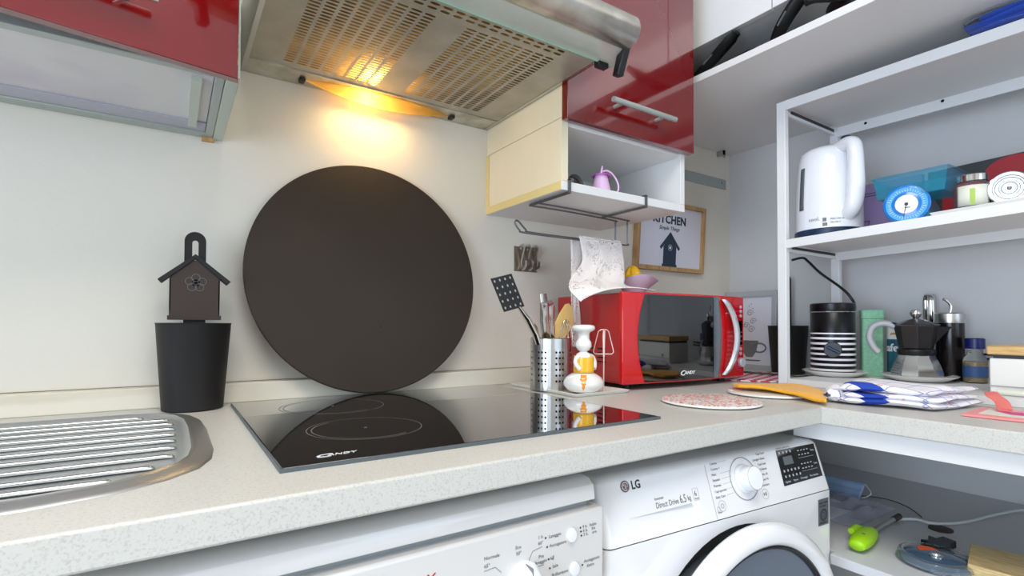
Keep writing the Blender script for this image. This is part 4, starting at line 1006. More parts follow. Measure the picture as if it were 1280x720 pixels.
B(G().grid(lace_back2, 14, 34), 'back_fall', 'lace', t, solid=0.0022, sharp=80)

# ------------------------------------------------------------------ citrus squeezer on the microwave
t = T('citrus_squeezer', 'lilac citrus squeezer with a yellow cone on top of the microwave', 'squeezer', (1.098, -0.165, 1.1405))
t.scale = (1.0, 1.0, 1.14)
g = G(); n = 40; prof = [(0.020, 0.0), (0.024, 0.001), (0.026, 0.006), (0.038, 0.022), (0.050, 0.038), (0.055, 0.047), (0.053, 0.047), (0.046, 0.036), (0.03, 0.018), (0.0, 0.012)]
vs = []
sd = math.atan2(-0.25, 1)
for i in range(n):
    a = 2*PI*i/n; k = max(0, math.cos(a-sd))**10
    for r, z in prof: f = 1+0.42*k*(z/0.047)**1.5; vs.append((r*f*math.cos(a), r*f*math.sin(a), z-0.004*k*(z/0.047)-0.004*math.cos(2*(a-sd))*(z/0.047)))
m_ = len(prof); g.add(vs, [(i*m_+k, ((i+1) % n)*m_+k, ((i+1) % n)*m_+k+1, i*m_+k+1) for i in range(n) for k in range(m_-1)]+[tuple(i*m_ for i in range(n))[::-1]])
B(g, 'bowl', 'lilac', t, sharp=70)
g = G(); vs = []; prof = [(0.050, 0.045), (0.051, 0.047), (0.048, 0.048), (0.034, 0.045), (0.024, 0.047), (0.021, 0.058), (0.014, 0.070), (0.006, 0.076), (0.0, 0.077)]; m_ = len(prof); n = 48
for i in range(n):
    a = 2*PI*i/n; rip = 1+0.16*math.cos(8*a)
    for k, (r, z) in enumerate(prof): f = rip if 4 <= k <= 7 else 1; vs.append((r*f*math.cos(a)-0.006, r*f*math.sin(a), z-0.004*math.cos(2*(a-sd))*(1 if k < 4 else 0)))
g.add(vs, [(i*m_+k, ((i+1) % n)*m_+k, ((i+1) % n)*m_+k+1, i*m_+k+1) for i in range(n) for k in range(m_-1)])
B(g, 'reamer_cone', 'juicer_yellow', t, sharp=70)

# ------------------------------------------------------------------ framed prints
t = T('framed_print', 'tilted wood-framed kitchen print with black birdhouse on the wall', 'picture', (1.434, 0, 1.24), w=True)
fc = Vector((1.443, 0, 1.362)); fr = math.radians(0.0)
c4 = [(1.262, 1.246), (1.609, 1.245), (1.634, 1.487), (1.285, 1.487)]
fp = lambda a, b, d: (a, -d, b)
def lerp4(u, v):
    a = Vector(c4[0]).lerp(Vector(c4[1]), u); b = Vector(c4[3]).lerp(Vector(c4[2]), u); return a.lerp(b, v)
fx = math.radians(4.0)
def FP(a, b, d):       # a right, b up from lower-left inner corner; rotated slightly
    return (1.262+a*math.cos(-0.003)+b*0.07, -0.004-d, 1.246+b+a*0.0)
fw_, fh_ = 0.350, 0.240
g = G(); bw = 0.014
for q in ((0, fw_, 0, bw), (0, fw_, fh_-bw, fh_), (0, bw, bw, fh_-bw), (fw_-bw, fw_, bw, fh_-bw)):
    g.prism([(q[0], q[2]), (q[1], q[2]), (q[1], q[3]), (q[0], q[3])], FP, -0.003, 0.016)
B(g, 'frame', 'wood', t, bevel=0.001)
pp = B(G().prism([(bw, bw), (fw_-bw, bw), (fw_-bw, fh_-bw), (bw, fh_-bw)], FP, 0.0, 0.006), 'print_sheet', 'paper', t, smooth=False)
g = G(); text_geo(g, 'KITCHEN', 0.040, FP, 0.080, 0.166, 0.0070, spacing=1.05, sx=0.98, bold=0.0012)
g.prism([(x+0.139, y+0.2005) for x, y in disc_pts(0.0028, 10)], FP, 0.006, 0.0068)
hx = 0.172
g.prism([(hx-0.038, bw), (hx+0.038, bw), (hx+0.038, bw+0.010), (hx-0.038, bw+0.010)], FP, 0.0061, 0.0068)
g.prism([(hx-0.033, bw+0.010), (hx+0.033, bw+0.010), (hx+0.033, 0.085), (hx, 0.128), (hx-0.033, 0.085)], FP, 0.0061, 0.0068)
for s in (-1, 1): g.prism([(hx, 0.137), (hx+s*0.052, 0.082), (hx+s*0.045, 0.074), (hx, 0.124)], FP, 0.0061, 0.0069)
B(g, 'print_motif', 'print_navy', pp, smooth=False)
g = G(); text_geo(g, 'Simple Things', 0.019, FP, 0.112, 0.143, 0.0069, shear=0.3); B(g, 'script_line', 'print_navy', pp, smooth=False)
g = G(); ring(g, 0.010, 0.0012, FP(hx, 0.082, 0.0072), 0, 20, (0, -1, 0)); g.prism([(x+hx, y+0.082) for x, y in disc_pts(0.005, 12)], FP, 0.0070, 0.0073); B(g, 'nest_hole', 'print_white', pp, smooth=False)

t = T('framed_print', 'grey-framed coffee cup print standing behind the microwave', 'picture', (1.775, -0.11, 0.9), w=True)
FC = lambda a, b, d: (1.772+(b-0.9)*0.03-d, -0.205+a*-1+0.0, b)
FC = lambda a, b, d: (1.765+(b-0.9)*0.04-d, -0.008-a, b)
g = G()
for q in ((0, 0.197, 0.9, 0.918), (0, 0.197, 1.166, 1.184), (0, 0.018, 0.918, 1.166), (0.179, 0.197, 0.918, 1.166)):
    g.prism([(q[0], q[2]), (q[1], q[2]), (q[1], q[3]), (q[0], q[3])], FC, 0, 0.014)
B(g, 'frame', 'silver_plastic', t, bevel=0.001)
pp = B(G().prism([(0.018, 0.918), (0.179, 0.918), (0.179, 1.166), (0.018, 1.166)], FC, 0, 0.005), 'print_sheet', 'paper', t, smooth=False)
g = G(); cu = 0.100
g.prism([(cu-0.040, 1.005), (cu+0.028, 1.005), (cu+0.020, 0.965), (cu+0.006, 0.945), (cu-0.018, 0.945), (cu-0.034, 0.965)], FC, 0.005, 0.0058)
P3 = [FC(cu+0.024+0.024*math.cos(a)+0.008, 0.980+0.016*math.sin(a), 0.0058) for a in [2*PI*i/24 for i in range(24)]]; g.tube(P3, 0.0028, 6, closed=True)
g.prism([(cu-0.05, 0.936), (cu+0.04, 0.936), (cu+0.03, 0.931), (cu-0.04, 0.931)], FC, 0.005, 0.0058)
for (sx_, sz_, sr) in ((cu, 1.045, 0.014), (cu+0.006, 1.075, 0.012), (cu-0.006, 1.105, 0.013), (cu-0.02, 1.06, 0.012)):
    g.tube([FC(sx_+sr*(1-i/26)*math.cos(i*0.42), sz_+sr*(1-i/26)*math.sin(i*0.42), 0.0056) for i in range(22)], 0.0009, 5)
for (a, b) in ((0.09, 1.13), (0.105, 1.122), (0.098, 1.138)): g.prism([(a+x, b+y) for x, y in disc_pts(0.0018, 8)], FC, 0.005, 0.0057)
B(g, 'cup_motif', 'print_grey', pp, smooth=False)

# steel rail on the back wall
t = T('wall_rail', 'short grey metal rail screwed to the wall right of the red cabinet', 'rail', (1.63, 0, 1.6), w=True)
B(G().box(1.45, 1.772, -0.004, -0.0002, 1.580, 1.618), 'bar', 'aluminium', t, bevel=0.0008)
B(G().lathe([(0.004, 0), (0.003, 0.0015), (0, 0.002)], (1.745, -0.004, 1.603), 12, (0, -1, 0)), 'screw', 'grey_wire', t)

# ------------------------------------------------------------------ trivets, yellow cloth, checked cloth, cable
def trivet(loc, r, label, m1):
    t = T('trivet', label, 'trivet', loc)
    B(G().lathe([(0, 0), (r*0.93, 0), (r, 0.003), (r, 0.0055), (r*0.985, 0.0065)], (0, 0, 0), 72), 'cork_dish', 'ceramic', t, sharp=60)
    B(G().lathe([(r*0.985, 0.0064), (r*0.9, 0.0078), (0, 0.0078)], (0, 0, 0), 72), 'patterned_face', m1, t, sharp=60)
trivet((0.925, -0.538, 0.9002), 0.098, 'round trivet with red and white mosaic flecks in front of the microwave', 'mosaic')
trivet((1.158, -0.528, 0.9002), 0.092, 'round white trivet under the yellow cloth, mostly hidden', 'ceramic')
t = T('yellow_cloth', 'bright yellow cloth draped over the second trivet at the worktop corner', 'cloth', (1.12, -0.52, 0.91), w=True)
# footprint corners from left tip to right end
def ycl(u, v):
    # u from the left tip to the right end, v from the near edge to the far edge
    near = Vector((1.100, -0.486, 0)).lerp(Vector((1.078, -0.690, 0)), u) + Vector((0.022, 0.008, 0))*math.sin(PI*u)
    far = Vector((1.125, -0.455, 0)).lerp(Vector((1.182, -0.640, 0)), u) + Vector((0.085, 0.030, 0))*math.sin(PI*min(1, u*1.05))**0.7
    p = near.lerp(far, v)
    z = 0.9115+0.0022*math.sin(u*7+v*3)+0.0018*math.sin(v*6+1)
    d = (Vector((p.x, p.y))-Vector((1.158, -0.528))).length
    if d > 0.10: z -= min(0.0085, (d-0.10)*0.16)
    return (p.x, p.y, z+0.004)
g = G().grid(ycl, 34, 20); B(g, 'cloth_sheet', 'cloth_yellow', t, solid=0.006, sharp=80)
g = G().grid(lambda u, v: (1.405+0.30*u-0.10*v, -0.40+0.13*u+0.14*v-0.02*math.sin(u*5), 0.9018+0.0008*math.sin(u*9)), 12, 8)
o = B(g, 'checked_cloth', 'gingham', solid=0.002, origin=(1.5, -0.3, 0.9)); tag(o, 'red and white checked cloth lying beside the microwave, near the shelf post', 'cloth')
g = G().tube(smoothpts([(1.385, -0.12, 0.905), (1.50, -0.17, 0.912), (1.56, -0.266, 0.908), (1.60, -0.36, 0.906), (1.63, -0.40, 0.906)], 8), 0.003, 8)
o = B(g, 'power_cord', 'black_plastic', origin=(1.5, -0.2, 0.9)); tag(o, 'black power cord on the worktop between microwave and shelf post', 'cord')
# pale crumpled cloth end beside the towel
def crum(u, v): a = 2*PI*v; r = (0.017+0.006*math.sin(u*11))*math.sin(PI*min(max(u, 0.04), 0.96))**0.5; return (1.133+0.085*u, -0.665-0.008*math.sin(u*6)+r*math.cos(a)*1.2, 0.916+r*0.8*math.sin(a)+0.002*math.sin(5*a+u*20))
o = B(G().grid(crum, 24, 20), 'crumpled_cloth', 'towel', origin=(1.15, -0.665, 0.9), sharp=90); tag(o, 'small crumpled pale cloth between yellow cloth and folded towels', 'cloth')

# ------------------------------------------------------------------ folded towels
t = T('folded_towels', 'folded white and blue checked kitchen towel on the right worktop', 'towel', (1.245, -0.74, 0.901))
t.rotation_euler = (0, 0, 0)
def towel_layer(z, h, k, seed):
    C_ = [Vector((-0.115, 0.052)), Vector((-0.070, -0.098)), Vector((0.103, -0.116)), Vector((0.062, 0.105))]
    rnd = random.Random(seed); j = [Vector((rnd.uniform(-1, 1), rnd.uniform(-1, 1)))*0.005 for _ in range(4)]
    C_ = [c*k+q for c, q in zip(C_, j)]; ph = rnd.uniform(0, 6)
    def top(u, v, s):
        a = C_[0].lerp(C_[1], v); b = C_[3].lerp(C_[2], v); p = a.lerp(b, u)
        e = (min(u, 1-u, v, 1-v)*9); f = min(1, e)**0.5
        zc = z+h/2+0.0016*math.sin(u*7+ph)+0.0014*math.sin(v*8+ph*2)
        return (p.x, p.y, zc+s*(h/2)*f+(0.003*math.sin(u*9+v*5+ph) if s > 0 and h > 0.0135 and z > 0.02 else 0)*f)
    g = G(); n = 26
    g.grid(lambda u, v: top(u, v, 1), n, n); g.grid(lambda u, v: top(u, v, -1), n, n)
    return g
for i, (z, h, k) in enumerate(((0.001, 0.015, 1.0), (0.0150, 0.012, 0.975), (0.0262, 0.014, 0.985))):
    B(towel_layer(z, h, k, i+3), 'towel_fold', 'towel', t, sharp=80)

# ------------------------------------------------------------------ pink pot holder pad
t = T('pink_holder', 'pink framed pad with coral strap lying near the worktop edge', 'mat', (1.24, -0.95, 0.9), w=True)
Q = [(1.168, -0.872), (1.185, -1.10), (1.34, -1.09), (1.295, -0.868)]
g = G().hexa([(x, y, 0.9005) for x, y in Q]+[(x, y, 0.9045) for x, y in Q]); B(g, 'pad', 'pink_book', t, bevel=0.001)
Q2 = [(1.195, -0.888), (1.206, -1.08), (1.30, -1.075), (1.270, -0.884)]
g = G().hexa([(x, y, 0.9046) for x, y in Q2]+[(x, y, 0.9050) for x, y in Q2]); B(g, 'label_panel', 'label_white', t)
g = G().add([(1.262, -0.890, 0.9055), (1.225, -0.925, 0.9055), (1.245, -1.07, 0.9055), (1.30, -1.07, 0.9055)], [(0, 1, 2, 3)]); B(g, 'flower_print', 'hot_pink', t, smooth=False)
g = G().tube(smoothpts([(1.275, -0.905, 0.907), (1.300, -0.895, 0.918), (1.315, -0.880, 0.926), (1.335, -0.872, 0.930)], 5), 0.011, 10, flat=0.25); B(g, 'strap', 'coral', t)

# ------------------------------------------------------------------ metal shelf unit
t = T('shelf_unit', 'white metal shelf unit standing on the right worktop', 'shelf', (1.54, -0.9, 0.9), w=True)
ux0, ux1, uy0, uy1 = 1.386, 1.700, -0.432, -1.62
for x, y in ((ux0+0.009, uy0), (ux1-0.009, uy0), (ux0+0.009, uy1), (ux1-0.009, uy1)):
    B(G().box(x-0.009, x+0.009, y-0.012, y+0.012, 0.9003, 1.672), 'post', 'white_metal', t, bevel=0.0015)
def zt(y): return 1.671-0.018*(-(y+0.44))
def zm(y): return 1.291+0.029*(-(y+0.448))
def tilted(x0, x1, y0, y1, f, a, b): return G().hexa([(x0, y1, f(y1)+a), (x1, y1, f(y1)+a), (x1, y0, f(y0)+a), (x0, y0, f(y0)+a), (x0, y1, f(y1)+b), (x1, y1, f(y1)+b), (x1, y0, f(y0)+b), (x0, y0, f(y0)+b)])
B(tilted(ux0+0.006, ux1-0.004, uy0-0.012, uy1+0.012, zt, -0.010, 0), 'shelf_board', 'white_lam', t)
g = tilted(ux0+0.0005, ux0+0.006, uy0-0.0125, uy1+0.0125, zt, -0.024, 0.001); q = tilted(ux1-0.02, ux1-0.016, uy0-0.012, uy1+0.012, zt, -0.038, -0.010); g.add(q.v, q.f)
g.box(ux0+0.018, ux1-0.018, uy0-0.004, uy0+0.004, 1.640, 1.652); B(g, 'shelf_rail', 'white_metal', t)
B(tilted(ux0+0.006, ux1-0.004, uy0-0.012, uy1+0.012, zm, -0.010, 0), 'shelf_board', 'white_lam', t)
g = tilted(ux0+0.0005, ux0+0.006, uy0-0.0125, uy1+0.0125, zm, -0.022, 0.001); q = tilted(ux1-0.02, ux1-0.016, uy0-0.012, uy1+0.012, zm, -0.034, -0.010); g.add(q.v, q.f)
g.box(ux0+0.018, ux1-0.018, uy0-0.004, uy0+0.004, 1.262, 1.274); B(g, 'shelf_rail', 'white_metal', t)
for z in (1.652, 1.2745): B(G().box(ux0+0.045, ux1-0.03, uy0-0.007, uy0-0.003, z-0.004, z+0.003), 'slot_strip', 'black_plastic', t)
B(G().box(ux0+0.0006, 1.795, uy1, uy0-0.0125, 0.9002, 0.917), 'bottom_board', 'white_lam', t, bevel=0.001)
g = G()
for y in (-0.52, -0.70, -0.88): g.lathe([(0.004, 0), (0, 0.0005)], (ux1-0.0205, y, 1.650), 10, (-1, 0, 0))
B(g, 'screw_holes', 'hole', t)
ZB = 0.9175

# ------------------------------------------------------------------ kettle
t = T('kettle', 'white electric kettle on the middle shelf beside the post', 'kettle', (1.500, -0.500, 1.2962), rz=0)
g = G(); n = 48; prof = [(0.078, 0.0), (0.080, 0.010), (0.079, 0.022)]
B(G().lathe([(0.0, 0.0), (0.079, 0.0), (0.083, 0.003), (0.0825, 0.019), (0, 0.0200)], (0, 0, 0), n), 'power_base', 'blue_dark', t)
hd = math.atan2(-0.86, -0.50)   # handle direction
def kr(z):      # radius by height
    pts = [(0.013, 0.0805), (0.03, 0.0812), (0.10, 0.0800), (0.17, 0.0765), (0.21, 0.0730), (0.232, 0.0680), (0.244, 0.0560), (0.250, 0.0340)]
    for (z0, r0), (z1, r1) in zip(pts, pts[1:]):
        if z <= z1: return r0+(r1-r0)*(z-z0)/(z1-z0)
    return 0.025
zs = [0.0205, 0.024, 0.04, 0.08, 0.12, 0.16, 0.19, 0.21, 0.222, 0.232, 0.240, 0.246, 0.250, 0.252]
B(G().lathe([(kr(z), z) for z in zs]+[(0, 0.254)], (0, 0, 0), n), 'body', 'kettle_white', t, sharp=70)
u = Vector((math.cos(hd), math.sin(hd), 0))
P = smoothpts([u*0.020+Vector((0, 0, 0.232)), u*0.060+Vector((0, 0, 0.236)), u*0.090+Vector((0, 0, 0.234)), u*0.103+Vector((0, 0, 0.215)), u*0.106+Vector((0, 0, 0.160)), u*0.104+Vector((0, 0, 0.110)), u*0.094+Vector((0, 0, 0.070)), u*0.070+Vector((0, 0, 0.050))], 6)
B(G().tube(P, [0.0205+0.0015*math.sin(i/4) for i in range(len(P))], 18, flat=0.85), 'handle', 'kettle_white', t, sharp=80)
B(G().lathe([(0.013, 0), (0.011, 0.004), (0, 0.005)], u*0.072+Vector((0, 0, 0.2535)), 24, (0, 0, 1)), 'lid_button', 'blue_dark', t)
g = G().tube(smoothpts([(-u.x*0.050, -u.y*0.050, 0.215), (-u.x*0.070, -u.y*0.070, 0.222), (-u.x*0.080, -u.y*0.080, 0.224)], 4), [0.018, 0.016, 0.015, 0.013, 0.011, 0.010, 0.009, 0.008, 0.006], 14, flat=0.8)
B(g, 'spout', 'kettle_white', t, sharp=80)
ga = math.atan2(0.42, -0.90)
def gauge(u_, v_): z = 0.075+0.115*v_; a = ga+(u_-0.5)*0.18; r = kr(z)+0.0012; return (r*math.cos(a), r*math.sin(a), z)
B(G().grid(gauge, 3, 10), 'water_gauge', 'sticker_grey', t, solid=0.001)
def kwrap(a, b, d): an = math.atan2(-0.75, -1.25)-0.12+a/0.081; r = kr(b)+0.0008+d; return (r*math.cos(an), r*math.sin(an), b)
g = G(); text_geo(g, 'cool.', 0.014, kwrap, -0.046, 0.040, 0.0002); text_geo(g, '2000-2400 W 1.7 L', 0.006, kwrap, 0.004, 0.040, 0.0002); text_geo(g, '220-240 V', 0.006, kwrap, 0.004, 0.031, 0.0002)
for q in ((-0.012, 0.036, -0.003, 0.046), (-0.012, 0.024, -0.001, 0.033)): g.prism([(q[0], q[1]), (q[2], q[1]), (q[2], q[3]), (q[0], q[3])], kwrap, 0, 0.0002)
B(g, 'body_print', 'print_grey', t, smooth=False)
kl = Vector((1.500, -0.500, 1.2962))
g = G().tube([p-kl for p in smoothpts([(1.60, -0.345, 1.262), (1.62, -0.368, 1.268), (1.62, -0.385, 1.255), (1.62, -0.419, 1.218), (1.62, -0.474, 1.172), (1.622, -0.500, 1.142), (1.634, -0.506, 1.11), (1.655, -0.478, 1.05), (1.657, -0.450, 0.98), (1.657, -0.445, 0.922)], 7)], 0.0038, 10)
B(g, 'cord', 'black_plastic', t, label='black cord hanging below the shelf')

# ------------------------------------------------------------------ kitchen scale
t = T('kitchen_scale', 'blue kitchen scale with round dial and clear teal tray', 'scale', (1.47, -0.705, 1.2985), w=True)
z0 = 1.3015
g = G(); vs = []
pts = [(-0.050, 0), (0.045, 0), (0.040, 0.018), (0.030, 0.035), (0.022, 0.060), (-0.024, 0.060), (-0.036, 0.035), (-0.044, 0.012)]
B(G().prism(pts, lambda a, b, d: (1.43+d, -0.712+a*0.85, z0+b), 0, 0.085), 'housing', 'teal_clear', t, bevel=0.003)
ax_ = Vector((-0.97, -0.24, 0.0)).normalized(); dc = Vector((1.428, -0.706, z0+0.040))
dd = B(G().lathe([(0.0445, 0), (0.0455, 0.004), (0.0445, 0.010), (0.0425, 0.0115), (0, 0.0115)], dc, 48, ax_), 'dial', 'scale_blue', t)
g = G(); ring(g, 0.0335, 0.011, dc+ax_*0.0120, 0, 48, ax_); B(g, 'number_ring', 'blue_mid', dd)
g = G(); 
for k in range(40):
    a = 2*PI*k/40; q = Vector((0, 0, 1)).rotation_difference(ax_)
    e1 = q @ Vector((math.cos(a), math.sin(a), 0)); g.tube([dc+ax_*0.0125+e1*0.030, dc+ax_*0.0125+e1*(0.034 if k % 5 else 0.037)], 0.0005, 4)
B(g, 'tick_marks', 'print_white', dd)
B(G().lathe([(0.0215, 0), (0.0215, 0.0012), (0, 0.0013)], dc+ax_*0.0117, 36, ax_), 'white_centre', 'print_white', dd)
g = G().lathe([(0.0035, 0), (0.0035, 0.002), (0, 0.002)], dc+ax_*0.0130, 16, ax_).tube([dc+ax_*0.0140, dc+ax_*0.0140+Vector((0.001, 0.006, -0.030))], 0.0007, 5); 
g.box(1.4085, 1.4095, -0.718, -0.708, z0+0.030, z0+0.0315); B(g, 'pointer', 'print_dark', dd)
# clear tray (open box) on top
tx0, tx1, ty0, ty1 = 1.418, 1.535, -0.785, -0.640; tz0 = z0+0.062; tz1 = tz0+0.050
g = G(); b0 = [(tx0+0.006, ty0+0.008), (tx1-0.006, ty0+0.008), (tx1-0.006, ty1-0.008), (tx0+0.006, ty1-0.008)]; b1 = [(tx0, ty0), (tx1, ty0), (tx1, ty1), (tx0, ty1)]
band(g, b0, b1, tz0, tz1); g.add([(x, y, tz0) for x, y in b0], [(3, 2, 1, 0)]); b2 = [(tx0-0.004, ty0-0.004), (tx1+0.004, ty0-0.004), (tx1+0.004, ty1+0.004), (tx0-0.004, ty1+0.004)]; band(g, b1, b2, tz1, tz1)
B(g, 'clear_tray', 'teal_clear', t, solid=0.0028, smooth=False, bevel=0.0006)

# ------------------------------------------------------------------ tins behind
t = T('purple_tin', 'lilac tin picture with birdhouse motif behind the blue scale', 'tin', (1.67, -0.54, 1.294), w=True)
FT = lambda a, b, d: (1.672-d, -0.462-a, 1.2955+b)
B(G().prism([(0, 0), (0.200, 0.004), (0.200, 0.168), (0, 0.168)], FT, 0, 0.018), 'tin_box', 'purple_tin', t, bevel=0.002)
g = G()
for b in (0.132, 0.139): g.prism([(0, b), (0.20, b), (0.20, b+0.002), (0, b+0.002)], FT, 0.0182, 0.0186)
g.prism([(0.030, 0.092), (0.050, 0.078), (0.062, 0.090), (0.048, 0.108)], FT, 0.0182, 0.0187)
g.tube([FT(0.018, 0.062, 0.019), FT(0.028, 0.022, 0.019), FT(0.068, 0.022, 0.019), FT(0.076, 0.062, 0.019)], 0.001, 5, closed=True)
B(g, 'tin_motif', 'tin_black', t, smooth=False)
B(G().prism([(0.045, 0.084), (0.058, 0.080), (0.062, 0.092), (0.052, 0.100)], FT, 0.0187, 0.0192), 'red_spot', 'tin_red', t, smooth=False)
t = T('dark_tin', 'long dark tin with red print standing behind the jars', 'tin', (1.67, -0.9, 1.30), w=True)
FT2 = lambda a, b, d: (1.672-d, -0.675-a, 1.3+a*0.029+b)
B(G().prism([(0, 0), (0.50, 0), (0.50, 0.162), (0, 0.162)], FT2, 0, 0.02), 'tin_box', 'tin_black', t, bevel=0.002)
g = G().prism([(0.03, 0.105), (0.13, 0.118), (0.14, 0.100), (0.42, 0.085), (0.42, 0.05), (0.03, 0.05)], FT2, 0.0202, 0.0206)
g.prism([(0.165+0.055*math.cos(a), 0.118+0.042*math.sin(a)) for a in [2*PI*i/24 for i in range(24)]], FT2, 0.0207, 0.0212)
B(g, 'red_print', 'tin_red', t, smooth=False)

# ------------------------------------------------------------------ jars on tray
t = T('jar_tray', 'white rectangular tray under the jars on the middle shelf', 'tray', (1.48, -0.92, 1.302), w=True)
jt = lambda y: 1.3030+0.029*(-(y+0.80))
A = [(1.415, -1.10), (1.545, -1.10), (1.545, -0.752), (1.415, -0.752)]; A1 = quad_inset(A, 0.003); A2 = quad_inset(A, 0.010); A0 = quad_inset(A, 0.006)
g = G()
def band2(g, P, Q, a, b):
    n = len(P); g.add([(x, y, jt(y)+a) for x, y in P]+[(x, y, jt(y)+b) for x, y in Q], [(i, (i+1) % n, n+(i+1) % n, n+i) for i in range(n)])
band2(g, A0, A, 0.001, 0.011); band2(g, A, A1, 0.011, 0.0115); band2(g, A1, A2, 0.0115, 0.004); g.add([(x, y, jt(y)+0.004) for x, y in A2], [(0, 1, 2, 3)]); g.add([(x, y, jt(y)+0.001) for x, y in A0], [(3, 2, 1, 0)])
B(g, 'tray_body', 'ceramic', t)
t = T('spice_jar', 'upright glass spice jar with steel lid and paper label', 'jar', (1.458, -0.815, jt(-0.815)+0.005))
B(G().lathe([(0, 0), (0.029, 0), (0.031, 0.003), (0.031, 0.055), (0.025, 0.063), (0.025, 0.068)], (0, 0, 0), 40), 'glass_body', 'glass', t, sharp=60)
B(G().lathe([(0, 0.004), (0.027, 0.004), (0.027, 0.050), (0, 0.050)], (0, 0, 0), 32), 'contents', 'herb_red', t)
B(G().lathe([(0.0255, 0.064), (0.0275, 0.065), (0.0275, 0.078), (0.025, 0.080), (0, 0.080)], (0, 0, 0), 40), 'lid', 'chrome', t)
lb = math.atan2(-0.385, -1.458)
def lab(u_, v_): a = lb-0.05+(u_-0.42)*1.9; return (0.0318*math.cos(a), 0.0318*math.sin(a), 0.010+0.044*v_)
p_ = B(G().grid(lab, 14, 2), 'label', 'label_white', t, solid=0.0003)
def lab2(u_, v_): a = lb-0.05+(u_-0.2)*0.28; return (0.0323*math.cos(a), 0.0323*math.sin(a), 0.012+0.034*v_)
B(G().grid(lab2, 4, 2), 'green_mark', 'label_green', p_)
def lying_jar(label, loc, axd, r=0.034):
    t = T('lying_jar', label, 'jar', loc)
    a = Vector(axd).normalized()
    B(G().lathe([(0, -0.085), (r-0.004, -0.085), (r, -0.080), (r, -0.014), (r-0.004, -0.006)], (0, 0, r+0.001), 40, a), 'glass_body', 'glass', t, sharp=60)
    B(G().lathe([(0, -0.080), (r-0.004, -0.079), (r-0.004, -0.020), (0, -0.020)], (0, 0, r+0.001), 32, a), 'contents', 'herb_red', t)
    l = B(G().lathe([(r-0.001, -0.012), (r+0.001, -0.011), (r+0.001, 0.001), (r-0.001, 0.003), (r*0.80, 0.003), (r*0.76, 0.0005), (r*0.5, 0.0005), (r*0.46, 0.002), (0, 0.002)], (0, 0, r+0.001), 48, a), 'lid', 'steel_soft', t, sharp=30)
    g = G(); ring(g, r*0.66, 0.0015, Vector((0, 0, r+0.001))+a*0.0022, 0, 40, a); ring(g, r*0.36, 0.002, Vector((0, 0, r+0.001))+a*0.0030, 0, 32, a); g.lathe([(0.004, 0.003), (0.003, 0.005), (0, 0.006)], Vector((0, 0, r+0.001)), 16, a); B(g, 'lid_embossing', 'grey_wire', l)
    return t
lying_jar('glass jar lying down, round steel lid facing out, next to spice jar', (1.452, -0.877, jt(-0.877)+0.007), (-0.93, -0.22, 0.0))
lying_jar('glass jar lying down at the right picture edge, lid facing out', (1.452, -0.950, jt(-0.950)+0.007), (-0.93, -0.22, 0.0))

# ------------------------------------------------------------------ lower board things
def saucer(loc, r, label):
    t = T('saucer', label, 'saucer', loc)
    B(G().lathe([(0, 0), (r*0.66, 0), (r*0.72, 0.003), (r*0.97, 0.013), (r, 0.0155), (r*0.975, 0.0160), (r*0.72, 0.0060), (0, 0.0055)], (0, 0, 0), 64), 'dish', 'ceramic', t, sharp=50)
saucer((1.574, -0.478, ZB), 0.082, 'white saucer under the striped black canister')
saucer((1.622, -0.660, ZB), 0.082, 'white saucer under the moka coffee pot')
t = T('striped_canister', 'black canister with white stripes and round knob badge', 'canister', (1.573, -0.474, ZB+0.0062))
cr_ = 0.0555
B(G().lathe([(0, 0), (cr_-0.002, 0), (cr_, 0.003), (cr_, 0.172), (cr_-0.001, 0.1735), (0, 0.1735)], (0, 0, 0), 64), 'body', 'stripes', t, sharp=50)
B(G().lathe([(0.0, 0.174), (cr_, 0.174), (cr_+0.0008, 0.176), (cr_+0.0008, 0.197), (cr_-0.003, 0.1995), (0, 0.1995)], (0, 0, 0), 64), 'lid', 'canister_black', t, sharp=50)
B(G().openlathe([(cr_+0.0005, 0.1735), (cr_+0.0012, 0.1745), (cr_+0.0005, 0.1760)], (0, 0, 0), 64), 'steel_band', 'chrome', t)
cd = Vector((-1.573, -0.726, 0)).normalized(); cd = Vector((cd.x, cd.y, 0))
bc = cd*cr_+Vector((0, 0, 0.070)); kb = B(G().lathe([(0.0215, -0.004), (0.0215, 0.004), (0.020, 0.007), (0, 0.007)], bc, 40, cd), 'knob_badge', 'canister_black', t)
sd_ = Vector((cd.y, -cd.x, 0)); B(G().tube([bc+cd*0.010-sd_*0.014-Vector((0, 0, 0.008)), bc+cd*0.010+sd_*0.014+Vector((0, 0, 0.008))], 0.0045, 10), 'grip_bar', 'blue_dark', kb)
t = T('mint_tin', 'tall narrow mint green embossed tin beside the canister', 'tin', (1.688, -0.526, ZB), rz=0.5)
B(G().prism(rrect(-0.026, 0.026, -0.026, 0.026, 0.006, 4), lambda a, b, d: (a, b, d), 0, 0.162), 'body', 'mint', t)
B(G().prism(rrect(-0.0275, 0.0275, -0.0275, 0.0275, 0.006, 4), lambda a, b, d: (a, b, d), 0.1622, 0.188), 'lid', 'mint', t, bevel=0.002)
t = T('teal_mug', 'teal and cream mug with lettering half behind the coffee pot', 'mug', (1.703, -0.596, ZB))
g = G().lathe([(0, 0), (0.033, 0), (0.0350, 0.003), (0.0352, 0.105)], (0, 0, 0), 48); B(g, 'body', 'teal_mug', t, sharp=50)
B(G().lathe([(0.0352, 0.1052), (0.0355, 0.148), (0.0335, 0.148), (0.0325, 0.106), (0, 0.01)], (0, 0, 0), 48), 'cream_top', 'cardboard_white', t, sharp=50)
ma = math.atan2(-0.6, -1.69)
def mwrap(a, b, d): an = ma+a/0.0352; return ((0.0356+d)*math.cos(an), (0.0356+d)*math.sin(an), b)
